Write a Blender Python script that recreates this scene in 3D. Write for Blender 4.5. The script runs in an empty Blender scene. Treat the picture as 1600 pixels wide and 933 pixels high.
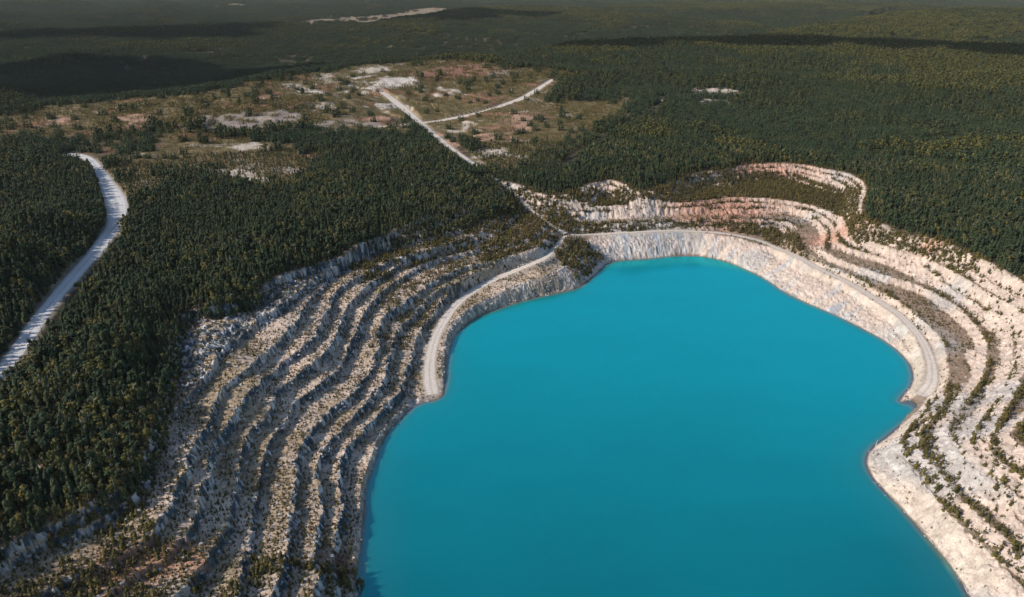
import bpy, math, random, time
import numpy as np
T0 = time.time()
rng = np.random.default_rng(7)
random.seed(7)
D = bpy.data
SC = bpy.context.scene
COL = SC.collection

# ------------------------------------------------------------------ camera
CAM = np.array([0.0, 0.0, 300.0])
F = 1142.0                       # focal length in photo pixels (1600 wide)
PITCH = math.radians(23.9)
CP, SP = math.cos(PITCH), math.sin(PITCH)

def ray(px, py):
    u = (np.asarray(px, float) - 800.0) / F
    v = (np.asarray(py, float) - 466.5) / F
    return np.stack([u, CP - v * SP, -SP - v * CP], -1)

def unproj(px, py, z):
    d = ray(px, py)
    t = (np.asarray(z, float) - CAM[2]) / d[..., 2]
    return d[..., 0] * t, d[..., 1] * t

def project(x, y, z):
    dz = z - CAM[2]
    depth = y * CP - dz * SP
    up = y * SP + dz * CP
    return 800 + F * x / depth, 466.5 - F * up / depth, depth

# ------------------------------------------------------------------ noise and small maths
def _h(ix, iy, s):
    h = (ix.astype(np.uint32) * np.uint32(374761393) + iy.astype(np.uint32) * np.uint32(668265263) + np.uint32(s * 144665 + 12345))
    h = (h ^ (h >> np.uint32(13))) * np.uint32(1274126177)
    return ((h ^ (h >> np.uint32(16))) & np.uint32(0xffff)).astype(np.float32) / 65535.0

def vnoise(x, y, s=0):
    fx, fy = np.floor(x), np.floor(y)
    ix, iy = fx.astype(np.int64), fy.astype(np.int64)
    u, v = (x - fx).astype(np.float32), (y - fy).astype(np.float32)
    u = u * u * (3 - 2 * u); v = v * v * (3 - 2 * v)
    a, b = _h(ix, iy, s), _h(ix + 1, iy, s)
    c, d = _h(ix, iy + 1, s), _h(ix + 1, iy + 1, s)
    return (a + (b - a) * u) * (1 - v) + (c + (d - c) * u) * v      # 0..1

def fbm(x, y, s=0, oct=3):
    r, a, n = 0, 1.0, 0
    for i in range(oct):
        r = r + a * (vnoise(x * 2 ** i + 17.3 * i, y * 2 ** i - 9.1 * i, s + i) - 0.5) * 2
        n += a; a *= 0.5
    return r / n                                                    # -1..1

def sstep(a, b, x):
    t = np.clip((x - a) / (b - a), 0, 1)
    return t * t * (3 - 2 * t)

def lerp(a, b, t): return a + (b - a) * t

def seg_dist(x, y, pts, closed=False, maxd=None):
    """distance to a polyline and the arc parameter (index + fraction) of the nearest point"""
    x = np.asarray(x, np.float32); y = np.asarray(y, np.float32)
    best = np.full(x.shape, 1e9, np.float32); par = np.zeros(x.shape, np.float32)
    n = len(pts)
    for i in range(n if closed else n - 1):
        ax, ay = pts[i]; bx, by = pts[(i + 1) % n]
        if maxd is not None:
            m = np.flatnonzero((x > min(ax, bx) - maxd) & (x < max(ax, bx) + maxd) & (y > min(ay, by) - maxd) & (y < max(ay, by) + maxd))
            if m.size == 0: continue
            xx, yy = x[m], y[m]
        else:
            xx, yy = x, y
        dx, dy = bx - ax, by - ay
        t = np.clip(((xx - ax) * dx + (yy - ay) * dy) / (dx * dx + dy * dy + 1e-9), 0, 1)
        d = np.hypot(xx - ax - t * dx, yy - ay - t * dy)
        if maxd is not None:
            k = d < best[m]
            best[m[k]] = d[k]; par[m[k]] = i + t[k]
        else:
            k = d < best
            best[k] = d[k]; par[k] = i + t[k]
    return best, par

def inside(x, y, pts):
    r = np.zeros(np.shape(x), bool)
    n = len(pts)
    xs = [p[0] for p in pts]; ys = [p[1] for p in pts]
    m = np.flatnonzero((x > min(xs)) & (x < max(xs)) & (y > min(ys)) & (y < max(ys)))
    if m.size == 0: return r
    xx, yy = x[m], y[m]; q = np.zeros(xx.shape, bool)
    for i in range(n):
        ax, ay = pts[i]; bx, by = pts[(i + 1) % n]
        if ay == by: continue
        c = ((ay > yy) != (by > yy)) & (xx < (bx - ax) * (yy - ay) / (by - ay) + ax)
        q ^= c
    r[m] = q
    return r

def chaikin(p, closed=False, n=2):
    p = np.asarray(p, float)
    for _ in range(n):
        q = np.roll(p, -1, 0) if closed else p[1:]
        a = p if closed else p[:-1]
        r = np.empty((len(a) * 2, p.shape[1]))
        r[0::2] = a * .75 + q * .25; r[1::2] = a * .25 + q * .75
        p = r if closed else np.vstack([p[:1], r, p[-1:]])
    return p

# ------------------------------------------------------------------ quarry outlines, surveyed from the photograph
SHORE = [(550,990),(556,933),(556,905),(563,870),(567,830),(570,800),(572,760),(580,740),(592,705),(602,680),(625,655),(640,640),(655,629),(686,625),
 (697,600),(698,570),(703,545),(712,520),(740,497),(780,481),(830,466),(880,456),(903,450),(914,442),(935,425),(948,411),(975,406),(1010,405),(1040,401),
 (1075,397),(1100,401),(1135,408),(1165,421),(1195,435),(1225,457),(1260,474),(1300,490),(1340,510),(1375,528),(1400,545),(1420,565),(1428,585),(1425,603),
 (1413,617),(1404,630),(1425,624),(1449,628),(1435,645),(1415,660),(1390,680),(1358,705),(1353,722),(1362,745),(1385,770),(1410,795),(1440,830),(1470,865),
 (1500,905),(1515,933),(1545,985),(1540,1100),(1400,1250),(1000,1320),(700,1250),(580,1100)]
RIM1 = [(540,990),(545,933),(546,905),(552,870),(557,830),(561,800),(563,760),(571,738),(583,702),(592,676),(615,651),(632,634),(648,620),(676,614),(687,595),
 (688,570),(691,540),(700,512),(722,488),(760,465),(800,447),(840,433),(870,424),(886,410),(896,392),(915,375),(930,368),(1000,365),(1060,362),(1080,362),
 (1100,364),(1154,371),(1176,379),(1218,388),(1232,394),(1252,410),(1290,437),(1330,457),(1380,487),(1410,515),(1430,540),(1440,565),(1448,590),(1440,606),
 (1424,619),(1440,622),(1458,627),(1448,645),(1432,662),(1406,688),(1392,708),(1396,728),(1420,750),(1448,782),(1468,804),(1504,844),(1538,884),(1572,930),(1605,985),
 (1600,1120),(1430,1290),(1000,1370),(660,1290),(560,1110)]
H1C = [(560,900,4),(575,750,4),(610,690,4),(640,650,3),(672,620,1.2),(680,570,3),(690,520,6),(730,470,9),(800,440,12),(870,420,15),(890,395,17),(925,370,19.5),
 (1000,365,20),(1120,364,20),(1228,395,17),(1300,437,14),(1380,485,10),(1440,545,6),(1450,590,3),(1445,618,1),(1450,650,4),(1400,700,7),(1450,782,9),(1538,884,10),
 (1600,985,10),(1000,1370,5),(560,1110,4)]
# left crests (bottom of frame upwards), then right / far crests (from the ramp round to the lower right corner)
KL = {
 1: [(530,985),(522,933),(507,890),(510,868),(522,848),(528,820),(532,790),(531,760),(532,728),(544,698),(564,680),(580,656),(604,632),(624,612),(632,590),(638,564),(650,528),(660,508),(676,488),(694,468),(720,450),(760,432),(810,414),(848,402),(868,385)],
 2: [(495,985),(490,933),(488,905),(485,870),(492,835),(498,815),(499,790),(496,745),(497,718),(516,684),(542,660),(558,640),(578,618),(598,596),(604,570),(616,528),(624,512),(638,496),(650,484),(668,468),(696,450),(740,434),(800,410),(850,392),(872,372)],
 3: [(418,985),(430,933),(441,900),(445,860),(447,830),(450,800),(452,770),(458,746),(463,720),(473,688),(488,668),(504,648),(540,618),(568,588),(584,562),(592,528),(596,504),(612,486),(632,470),(656,456),(672,446),(700,428),(740,413),(790,402),(850,384),(862,356)],
 4: [(350,1000),(362,960),(375,910),(380,870),(385,830),(392,800),(400,775),(405,746),(415,720),(423,680),(446,638),(480,612),(520,576),(536,558),(548,536),(560,514),(576,478),(590,462),(612,444),(632,430),(654,418),(680,406),(708,397),(742,387),(780,378),(828,366),(842,338)],
 5: [(235,985),(270,933),(300,905),(322,880),(335,850),(344,830),(358,800),(364,770),(368,746),(375,715),(386,680),(412,640),(432,606),(460,586),(494,558),(520,532),(526,510),(536,486),(556,464),(570,448),(584,438),(600,426),(620,414),(650,402),(700,388),(750,370),(788,353),(818,318)],
 6: [(70,995),(130,940),(190,900),(235,875),(265,855),(288,830),(304,804),(312,785),(322,745),(332,710),(342,680),(356,660),(376,640),(395,612),(408,594),(432,566),(460,546),(478,534),(496,510),(506,492),(514,468),(520,458),(532,446),(548,436),(580,418),(620,402),(680,388),(740,364),(780,340),(804,306)],
 7: [(-50,995),(20,940),(80,905),(140,875),(190,850),(225,828),(248,802),(262,785),(276,765),(286,746),(298,715),(312,680),(326,655),(338,630),(346,612),(366,590),(392,566),(420,540),(446,518),(464,496),(478,478),(490,460),(496,446),(514,426),(532,414),(550,404),(566,393),(620,378),(690,354),(750,326),(792,294)],
 8: [(-130,950),(-40,890),(40,850),(100,820),(150,800),(190,775),(214,748),(225,725),(238,698),(262,640),(294,612),(304,600),(320,578),(345,545),(372,520),(400,500),(440,480),(470,450),(490,430),(530,406),(566,386),(620,368),(690,338),(750,308),(782,287)],
 9: [(-140,930),(-50,870),(30,830),(90,800),(140,775),(185,750),(205,720),(228,690),(245,640),(252,600),(262,560),(272,520),(285,490),(345,488),(375,480),(402,466),(420,440),(440,427),(470,416),(498,405),(530,396),(566,379),(620,358),(690,322),(745,293),(772,279)]}
R2 = [(900,352),(960,350),(1030,347),(1072,345),(1116,343),(1170,341),(1212,343),(1240,349),(1250,362),(1240,380),(1246,393),(1290,413),(1320,425),(1350,440),(1390,462),(1430,490),(1465,520),(1478,545),(1480,575),(1478,600),(1476,625),(1468,645),(1450,665),(1432,690),(1444,712),(1470,738),(1500,778),(1528,802),(1564,834),(1600,870),(1660,940)]
R3 = [(895,338),(960,333),(984,330),(1084,329),(1140,326),(1200,326),(1232,328),(1260,334),(1280,347),(1296,365),(1285,385),(1295,398),(1330,412),(1356,422),(1392,432),(1420,440),(1446,450),(1470,464),(1500,482),(1522,505),(1540,530),(1545,560),(1535,590),(1515,620),(1495,645),(1480,668),(1484,690),(1496,720),(1530,752),(1560,776),(1600,816),(1670,890)]
R4 = [(870,322),(940,322),(1022,317),(1086,316),(1106,312),(1140,308),(1180,309),(1212,311),(1252,316),(1292,328),(1312,340),(1322,358),(1320,372),(1342,380),(1380,390),(1420,402),(1450,412),(1480,428),(1510,446),(1540,464),(1570,485),(1600,508),(1612,540),(1605,580),(1585,620),(1560,655),(1542,690),(1550,710),(1566,724),(1600,748),(1680,810)]
R5 = [(860,308),(910,306),(980,306),(1034,296),(1120,281),(1174,277),(1220,275),(1252,278),(1280,290),(1310,298),(1330,300),(1332,325),(1330,345),(1342,358),(1372,368),(1410,378),(1450,392),(1484,405),(1516,422),(1550,440),(1580,458),(1620,485),(1650,530),(1650,590),(1620,640),(1575,675),(1600,700),(1690,770)]
R6 = [(844,298),(880,298),(908,294),(918,288),(940,283),(955,280),(975,288),(1010,296),(1056,280),(1092,268),(1140,265),(1160,258),(1174,256),(1220,255),(1260,257),(1290,264),(1326,270),(1348,282),(1356,296),(1346,320),(1347,341),(1380,352),(1420,364),(1460,373),(1496,387),(1536,405),(1570,425),(1600,440),(1660,480),(1720,560),(1720,640),(1700,700),(1770,790)]
PAIR = {1: R2, 2: R2, 3: R3, 4: R4, 5: R4, 6: R5, 7: R6, 8: R6, 9: R6}
TOP = 56.0
CUM = {k: k / 9.0 for k in range(1, 10)}
CUMR = {1: 2 / 9, 2: 2 / 9, 3: 3 / 9, 4: 5 / 9, 5: 5 / 9, 6: 6 / 9, 7: 1, 8: 1, 9: 1}

h1x, h1y = unproj([c[0] for c in H1C], [c[1] for c in H1C], [c[2] for c in H1C])
h1v = np.array([c[2] for c in H1C], float)
def h1f(x, y):
    x = np.asarray(x, float); y = np.asarray(y, float)
    w = 1.0 / (((x[..., None] - h1x) ** 2 + (y[..., None] - h1y) ** 2) + 60.0) ** 1.7
    return (w * h1v).sum(-1) / w.sum(-1)

def world_line(px, cum=None, z=None):
    a = np.array(px, float)
    zz = np.full(len(a), 30.0) if z is None else np.full(len(a), float(z))
    for _ in range(6):
        x, y = unproj(a[:, 0], a[:, 1], zz)
        if z is not None: break
        h = h1f(x, y)
        zz = h if cum is None else h + (TOP - h) * cum
    return np.stack([x, y], -1)

shore = chaikin(world_line(SHORE, z=0.0), True, 1)
rim1 = chaikin(world_line(RIM1), True, 1)
rings = {}
for k in range(1, 10):
    L = world_line(KL[k], CUM[k]); R = world_line(PAIR[k], CUMR[k])
    back = np.array([[R[-1, 0] + 20, R[-1, 1] - 250], [R[-1, 0] - 60, -300 - 10 * k], [L[0, 0] + 60, -300 - 10 * k], [L[0, 0] - 40, L[0, 1] - 200]])
    rings[k] = chaikin(np.vstack([L, R, back]), True, 1)
LEFTX = 62.0

# ------------------------------------------------------------------ coarse fields over the quarry
GX0, GX1, GY0, GY1, GS = -520.0, 760.0, 60.0, 1180.0, 2.5
gx = np.arange(GX0, GX1 + GS, GS); gy = np.arange(GY0, GY1 + GS, GS)
GXX, GYY = [a.ravel().astype(np.float32) for a in np.meshgrid(gx, gy)]
def signed(poly):
    d, _ = seg_dist(GXX, GYY, poly, True)
    s = np.where(inside(GXX, GYY, poly), -d, d)
    return s.reshape(len(gy), len(gx)).astype(np.float32)
SDF = {'shore': signed(shore), 'rim1': signed(rim1)}
for k in rings: SDF[k] = signed(rings[k])
H1G = np.concatenate([h1f(GXX[i:i + 50000], GYY[i:i + 50000]) for i in range(0, len(GXX), 50000)]).reshape(len(gy), len(gx)).astype(np.float32)
def samp(g, x, y):
    fx = np.clip((x - GX0) / GS, 0, len(gx) - 1.001); fy = np.clip((y - GY0) / GS, 0, len(gy) - 1.001)
    ix = fx.astype(int); iy = fy.astype(int); u = fx - ix; v = fy - iy
    return (g[iy, ix] * (1 - u) + g[iy, ix + 1] * u) * (1 - v) + (g[iy + 1, ix] * (1 - u) + g[iy + 1, ix + 1] * u) * v
def in_grid(x, y): return (x > GX0 + 3) & (x < GX1 - 3) & (y > GY0 + 3) & (y < GY1 - 3)

# ------------------------------------------------------------------ the wider land: ridges whose crests are surveyed from the photograph
RIDGES = [ # crest pixels with heights, length of the near slope, of the far slope
 ([(-260,200,60),(-100,190,62),(0,177,64),(200,153,68),(350,140,74),(420,119,82),(560,101,90),(700,88,97),(770,93,94),(850,107,86),(920,113,80),(960,118,70)], 420, 75),
 ([(820,84,80),(880,72,98),(960,65,105),(1100,62,110),(1250,60,112),(1400,68,108),(1600,72,106),(1800,82,104)], 620, 150),
 ([(1250,140,66),(1350,133,76),(1450,122,84),(1600,115,88),(1800,110,88)], 260, 120),
 ([(900,118,72),(1000,112,80),(1190,115,82),(1300,126,74)], 200, 110),
 ([(1180,66,70),(1280,46,105),(1400,25,125),(1500,14,140),(1600,16,140),(1800,22,135)], 900, 300),
 ([(560,42,60),(640,31,80),(720,16,95),(800,10,100),(900,14,95),(1000,22,85),(1100,34,66)], 900, 250),
 ([(-300,60,66),(0,52,66),(200,46,70),(400,40,70),(520,36,66)], 700, 250),
 ([(950,12,70),(1100,6,95),(1300,3,100),(1420,8,90)], 1200, 400),
]
RW = []
for pts, fl, bl in RIDGES:
    a = np.array(pts, float); x, y = unproj(a[:, 0], a[:, 1], a[:, 2])
    RW.append((chaikin(np.stack([x, y, a[:, 2]], -1), False, 2), fl, bl))
def land(x, y):
    r = np.hypot(x, y)
    base = TOP - 34 * sstep(1700, 2700, r) + (26 * fbm(x / 400, y / 480, 3, 3) + 22 * fbm(x / 210 + .2 * y / 210, y / 420, 7, 2)) * sstep(950, 2000, r)
    far = sstep(3500, 6000, r)
    base = base + far * 45 * np.maximum(-.3, fbm(x / 900 + 3.1, y / 700, 11, 2))
    top = np.zeros_like(base)
    for p, fl, bl in RW:
        d, par = seg_dist(x, y, p[:, :2])
        i = np.clip(par.astype(int), 0, len(p) - 2)
        zc = p[i, 2] + (p[i + 1, 2] - p[i, 2]) * (par - i)
        rc = np.hypot(p[i, 0] + (p[i + 1, 0] - p[i, 0]) * (par - i), p[i, 1] + (p[i + 1, 1] - p[i, 1]) * (par - i))
        L = np.where(r > rc, bl, fl)
        end = np.where((par < .02) | (par > len(p) - 1.02), .5, 1.0)
        top = np.maximum(top, (zc - base) * np.exp(-(d / (L * end)) ** 2))
    return base + top

MOUND = [(unproj(px, py, 68), a, s) for px, py, a, s in ((-60, 470, 20, 62), (0, 425, 24, 58), (60, 372, 22, 56), (105, 330, 10, 45), (190, 540, 12, 40), (240, 470, 10, 45), (300, 390, 10, 60), (420, 340, 8, 70))]
OFFR = {1: 10.0, 2: 0.0, 3: 0.0, 4: 9.0, 5: 0.0, 6: 0.0, 7: 17.0, 8: 8.5, 9: 0.0}
RUBBLE = world_line([(283,492),(345,489),(400,472),(440,430),(500,407),(560,395),(500,428),(445,482),(375,522),(322,580),(288,606),(268,570)], .9)
def ring_sd(k, xx, yy, wl): return samp(SDF[k], xx, yy) + OFFR[k] * (1 - wl)
def terrain(x, y, detail=True):
    x = np.asarray(x, np.float32); y = np.asarray(y, np.float32)
    z = np.full(x.shape, TOP, np.float32); face = np.zeros(x.shape, np.float32)
    g = in_grid(x, y)
    out_d = np.full(x.shape, 400.0, np.float32)
    m = np.flatnonzero(g)
    xx, yy = x[m], y[m]
    h1 = samp(H1G, xx, yy); ds = samp(SDF['shore'], xx, yy); d1 = samp(SDF['rim1'], xx, yy)
    wl = sstep(LEFTX + 20, LEFTX - 30, xx) * sstep(760, 690, yy)        # 1 on the rocky western wall
    jag = 0.0; spread = 1.0
    if detail:
        jag = wl * (2.6 * fbm(xx / 38, yy / 38, 20, 2) + 2.6 * fbm(xx / 13, yy / 13, 21, 3) + 3.0 * (np.abs(fbm(xx / 7.5, yy / 7.5, 25, 2)) - .25) + 1.3 * fbm(xx / 2.6, yy / 2.6, 22, 2)) + (1 - wl) * (2.6 * fbm(xx / 23, yy / 23, 23, 3) + 2.2 * (np.abs(fbm(xx / 8, yy / 8, 26, 2)) - .25) + 1.5 * fbm(xx / 3.5, yy / 3.5, 24, 2))
        spread = 1 + 1.3 * np.maximum(0, fbm(xx / 33, yy / 33, 29, 2)) - .25 * wl
        ds = ds + (2.0 * fbm(xx / 9, yy / 9, 27, 3) + .5 * fbm(xx / 2, yy / 2, 28, 2)) * np.clip(np.abs(ds) / 2, 0.3, 1)
    t = np.where(ds < 0, 0, np.where(d1 > 0, 1, ds / (ds - np.minimum(d1, 0) + 1e-4)))
    tt = np.clip(t + (jag * .03 if detail else 0) * (t > 0.05), 0, 1)
    prof = lerp(np.where(tt < .5, tt * 1.2, .6 + (tt - .5) * .8), 1 - (1 - tt) ** 1.8, wl)
    zq = h1 * prof + np.where(ds < 0, np.maximum(ds * .45, -9), 0)
    fc = np.where((t > 0.02) & (t < .98), 1.0, 0.0) * (1 - .5 * wl)
    for k in range(1, 10):
        sd = ring_sd(k, xx, yy, wl) + jag * (1 + .0 * k)
        dk = (TOP - h1) / 9.0
        if detail: dk = dk * (1 + wl * .5 * fbm(xx / 55 + 5.7 * k, yy / 55, 201 + k, 2))
        w = dk * lerp(1.35, 0.52, wl) * spread
        s = np.clip((sd + w) / w, 0, 1)
        zq = zq + dk * s
        fc = np.maximum(fc, np.where((s > .02) & (s < .985), 1.0, 0.0))
    if detail:
        rock = fbm(xx / 2.1, yy / 2.1, 31, 3) * 1.1 + (0.45 - np.abs(fbm(xx / 5.0, yy / 5.0, 35, 2))) * 1.6
        rub = inside(xx, yy, RUBBLE); fc = np.maximum(fc, rub * (fbm(xx / 7, yy / 7, 43, 2) > -.25)); rock = rock + rub * 1.6 * (np.abs(fbm(xx / 6, yy / 6, 45, 2)) - .2)
        rock = lerp(rock, np.floor(rock * 1.6 + .5) / 1.6, .6 * wl)
        zq = zq + np.clip(ds / 3, 0, 1) * (fc * rock * lerp(0.8, 1.5, wl) + (1 - fc) * (lerp(.35, .45, wl) * fbm(xx / 2.2, yy / 2.2, 37, 2) + 0.4 * fbm(xx / 9, yy / 9, 39, 2)))
    z[m] = zq; face[m] = fc
    out_d[m] = samp(SDF[9], xx, yy)
    far = np.flatnonzero((~g) | (out_d > 0))
    b = sstep(20, 260, out_d[far])
    z[far] = z[far] + b * (land(x[far], y[far]) - TOP)
    for (cx, cy), a, sg in MOUND:
        z[far] += a * np.exp(-((x[far] - cx) ** 2 + (y[far] - cy) ** 2) / sg ** 2) * sstep(0, 40, out_d[far])
    if detail:
        cx, cy = unproj(540, 165, 68); mm = np.exp(-((x[far] - cx) / 620) ** 2 - ((y[far] - cy) / 330) ** 2)
        z[far] += mm * (7 * np.abs(fbm(x[far] / 60, y[far] / 75, 47, 3)) + 4 * sstep(-.02, .06, fbm(x[far] / 150, y[far] / 110, 49, 2)))
        z[far] += sstep(5, 60, out_d[far]) * (2.2 * fbm(x[far] / 60, y[far] / 60, 41, 3))
    return z, face, out_d

def raycast(px, py):
    """where sight lines meet the land (used to turn photographed outlines into ground coordinates)"""
    d = ray(px, py); n = len(d)
    hit = np.zeros((n, 2)); done = np.zeros(n, bool)
    t = np.full(n, 170.0); hz = np.hypot(np.hypot(d[:, 0], d[:, 1]), d[:, 2]); d = d / hz[:, None]
    for i in range(2600):
        a = np.flatnonzero(~done)
        if a.size == 0: break
        x, y, z = d[a, 0] * t[a], d[a, 1] * t[a], 300 + d[a, 2] * t[a]
        g, _, _ = terrain(x, y, False)
        h = z <= g
        hit[a[h], 0] = x[h]; hit[a[h], 1] = y[h]; done[a[h]] = True
        k = a[~h]
        t[k] += np.maximum(0.7, np.minimum((z[~h] - g[~h]) * 0.5, 60))
        far = t > 15000
        kk = far & ~done
        hit[kk, 0] = d[kk, 0] * t[kk]; hit[kk, 1] = d[kk, 1] * t[kk]; done |= far
    return hit
def onland(pts):
    a = np.array(pts, float)
    return raycast(a[:, 0], a[:, 1])
print('fields', round(time.time() - T0, 1))

# ------------------------------------------------------------------ roads
ROADS = {
 'gravel_road': [(-30,612,12),(0,583,12),(30,545,12),(60,499,12),(90,462,12),(120,427,12.5),(150,394,14),(172,364,15),(186,342,20),(183,318,24),(175,300,22),(164,280,16),(152,262,13),(142,250,12),(128,243,13),(104,241,14)],
 'plateau_road': [(585,199,9),(640,195,12),(700,187,14),(760,174,15),(800,160,16),(830,146,15),(850,133,12),(864,124,9)],
 'dirt_track': [(596,144,12),(618,158,16),(638,175,16),(655,191,11),(675,207,8.5),(700,228,8),(725,246,7),(750,263,5.5),(772,279,3.6),(792,294,3.4),(812,312,3.2),(836,333,3.4),(858,353,4),(884,366,6)],
 'quarry_road': [(884,366,5),(930,366,5),(1000,363,5),(1060,360,5),(1110,362,5),(1160,369,6),(1200,380,6),(1240,398,5.5),(1270,416,6),(1300,430,6),(1350,455,6.3),(1400,487,6.6),(1434,520,7),(1449,545,7.3),(1457,575,8.5),(1456,598,10),(1444,614,11),(1436,622,9)],
 'lakeside_road': [(884,367,4),(866,390,5),(850,407,6),(800,425,8),(760,441,9),(725,464,9),(700,490,9),(683,520,9),(674,550,9.5),(670,580,10.5),(673,605,12),(676,617,10)],
 'forest_track': [(-40,748,6),(0,741,6),(30,736,6),(60,729,5),(110,716,4)],
}
ROADW = {}
for nm, pts in ROADS.items():
    xy = onland([(p[0], p[1]) for p in pts])
    p = chaikin(np.column_stack([xy, [q[2] for q in pts]]), False, 3)
    seg = np.r_[0, np.cumsum(np.hypot(*np.diff(p[:, :2], axis=0).T))]
    n = max(8, int(seg[-1] / 3.0))
    s = np.linspace(0, seg[-1], n)
    p = np.column_stack([np.interp(s, seg, p[:, i]) for i in range(3)])
    z, _, _ = terrain(p[:, 0], p[:, 1], False)
    ker = np.exp(-(np.arange(-12, 13) / 6.0) ** 2); ker /= ker.sum()
    z = np.convolve(np.pad(z, 12, mode='edge'), ker, 'valid')
    ROADW[nm] = np.column_stack([p[:, :2], z, p[:, 2]])       # x, y, z, width
ROADW['quarry_road'][:, 2] = np.maximum(ROADW['quarry_road'][:, 2], .5)
ROADW['lakeside_road'][:, 2] = np.maximum(ROADW['lakeside_road'][:, 2], .6)

def carve(x, y, z):
    near = np.full(x.shape, 99.0, np.float32)                 # distance beyond the road edge
    for nm, p in ROADW.items():
        d, par = seg_dist(x, y, p[::3, :2] if len(p) > 30 else p[:, :2], maxd=45)
        q = p[::3] if len(p) > 30 else p
        i = np.clip(par.astype(int), 0, len(q) - 2); f = par - i
        rz = q[i, 2] + (q[i + 1, 2] - q[i, 2]) * f; hw = (q[i, 3] + (q[i + 1, 3] - q[i, 3]) * f) / 2
        w = 1 - sstep(0.6, 7.0, d - hw)
        w = np.where(d > 44, 0, w)
        z = z + (rz - 0.12 - z) * w
        near = np.minimum(near, np.where(d > 44, 99, d - hw))
    return z, near

# ------------------------------------------------------------------ cover outlines on the land
def P(*a): return onland(list(a))
SPARSE = [P((-60,182),(0,178),(200,156),(350,144),(420,124),(560,104),(700,92),(770,96),(850,110),(905,118),(880,134),(850,150),(905,160),(960,150),(990,165),(950,190),(880,225),(840,240),(790,275),(770,262),(720,232),(690,214),(640,206),(560,214),(480,201),(400,206),(300,204),(180,215),(-60,225)),
          P((300,206),(390,214),(500,240),(500,268),(440,290),(420,300),(330,290),(240,275),(200,250),(230,225)),
          P((110,236),(150,236),(235,262),(250,300),(205,320),(150,262))]
MEDIUM = [P((690,212),(760,200),(850,160),(960,165),(940,205),(890,250),(860,270),(800,285),(770,270)),
          P((-60,225),(180,215),(300,206),(230,228),(160,238),(60,232),(-60,262))]
FIREBREAK = onland([(1042,150),(1030,166),(1000,186),(950,212),(900,244),(880,262)])
PATCH = [ # outline pixels, colour, how rocky
 ([(572,130),(610,123),(642,125),(652,133),(620,139),(585,137)], 'white'),
 ([(446,134),(478,130),(478,138),(455,138)], 'white'),
 ([(312,190),(335,182),(400,181),(470,178),(482,192),(430,204),(312,204)], 'grey'),
 ([(640,118),(690,104),(740,100),(782,110),(740,124),(668,132)], 'red'),
 ([(385,152),(450,138),(452,147),(395,154)], 'red'),
 ([(470,198),(560,189),(590,198),(490,206)], 'grey'),
 ([(570,184),(626,184),(622,194),(575,194)], 'pink'),
 ([(790,188),(812,177),(822,186),(818,200),(798,206)], 'pink'),
 ([(1068,147),(1110,143),(1150,142),(1157,147),(1120,150),(1072,151)], 'pale'),
 ([(1062,160),(1090,158),(1146,156),(1146,162),(1100,165),(1064,165)], 'pale'),
 ([(458,36),(520,29),(600,22),(640,14),(720,13),(660,26),(560,34),(480,41)], 'field'),
 ([(298,85),(370,73),(352,82),(310,88)], 'field'),
 ([(622,62),(648,58),(652,66),(630,67)], 'grass'),
 ([(355,227),(400,222),(416,234),(372,238)], 'pale'),
 ([(335,267),(370,267),(422,283),(410,289),(350,277)], 'pale'),
 ([(430,264),(500,262),(497,274),(440,276)], 'grey'),
 ([(183,192),(225,185),(230,203),(190,206)], 'pink'),
 ([(60,190),(95,184),(100,192),(70,196)], 'pink'),
 ([(514,330),(528,332),(546,344),(538,347)], 'pale'),
 ([(900,148),(930,140),(936,149),(906,153)], 'grey'),
 ([(686,146),(704,140),(706,147),(688,150)], 'white'),
 ([(765,116),(790,108),(800,116),(780,122)], 'grey'),
 ([(690,238),(655,228),(690,222),(720,232)], 'pink'),
 ([(560,108),(600,103),(620,108),(570,112)], 'pale'),
 ([(504,118),(520,116),(505,130),(500,128)], 'pale'),
 ([(330,10),(380,7),(390,9),(340,13)], 'field'),
 ([(-10,838),(30,832),(66,800),(110,785),(150,800),(140,845),(80,895),(0,945),(-10,945)], 'orange'),
 ([(405,153),(440,154),(446,160),(412,158)], 'white'), ([(484,141),(520,143),(515,147),(486,145)], 'white'), ([(540,135),(585,140),(580,144),(545,140)], 'white'), ([(596,168),(622,165),(624,171),(600,172)], 'white'),
 ([(566,120),(590,117),(592,121),(570,123)], 'white'), ([(480,168),(520,165),(524,171),(484,173)], 'pale'), ([(700,205),(740,198),(748,206),(710,212)], 'pale'), ([(745,215),(775,210),(778,220),(752,226)], 'pink'), ([(760,235),(790,232),(792,242),(766,244)], 'pale'),
 ([(150,850),(230,835),(330,850),(300,905),(200,933),(120,933)], 'orange'),
 ([(505,872),(545,866),(556,880),(545,905),(520,890)], 'red'),
 ([(245,915),(275,890),(305,900),(330,925),(290,945),(240,940)], 'pale'),
 ([(1240,262),(1254,258),(1270,262),(1262,268)], 'pink'),
]
PATCHW = [(onland(p), c) for p, c in PATCH]
CC = {'white': (.50, .455, .41), 'grey': (.25, .215, .195), 'red': (.20, .095, .065), 'pink': (.36, .22, .16), 'pale': (.42, .36, .30), 'field': (.20, .155, .10), 'grass': (.15, .13, .055), 'orange': (.36, .19, .12)}
print('outlines', round(time.time() - T0, 1))

# ------------------------------------------------------------------ terrain mesh: a fan of rings, finer near the lake
rr = [105.0]
while rr[-1] < 26000:
    r = rr[-1]; rr.append(r + max(0.62, 0.78 * (r * r + 9e4) / (300 * 731)))
rr = np.array(rr)
th = np.r_[np.linspace(-80, -46, 40, endpoint=False), np.linspace(-46, 46, 1300), np.linspace(46, 80, 41)[1:]] * math.pi / 180
RR, TH = np.meshgrid(rr, th, indexing='ij')
X = (RR * np.sin(TH)).ravel(); Y = (RR * np.cos(TH)).ravel()
Z, FACE, OUT = terrain(X, Y)
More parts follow.
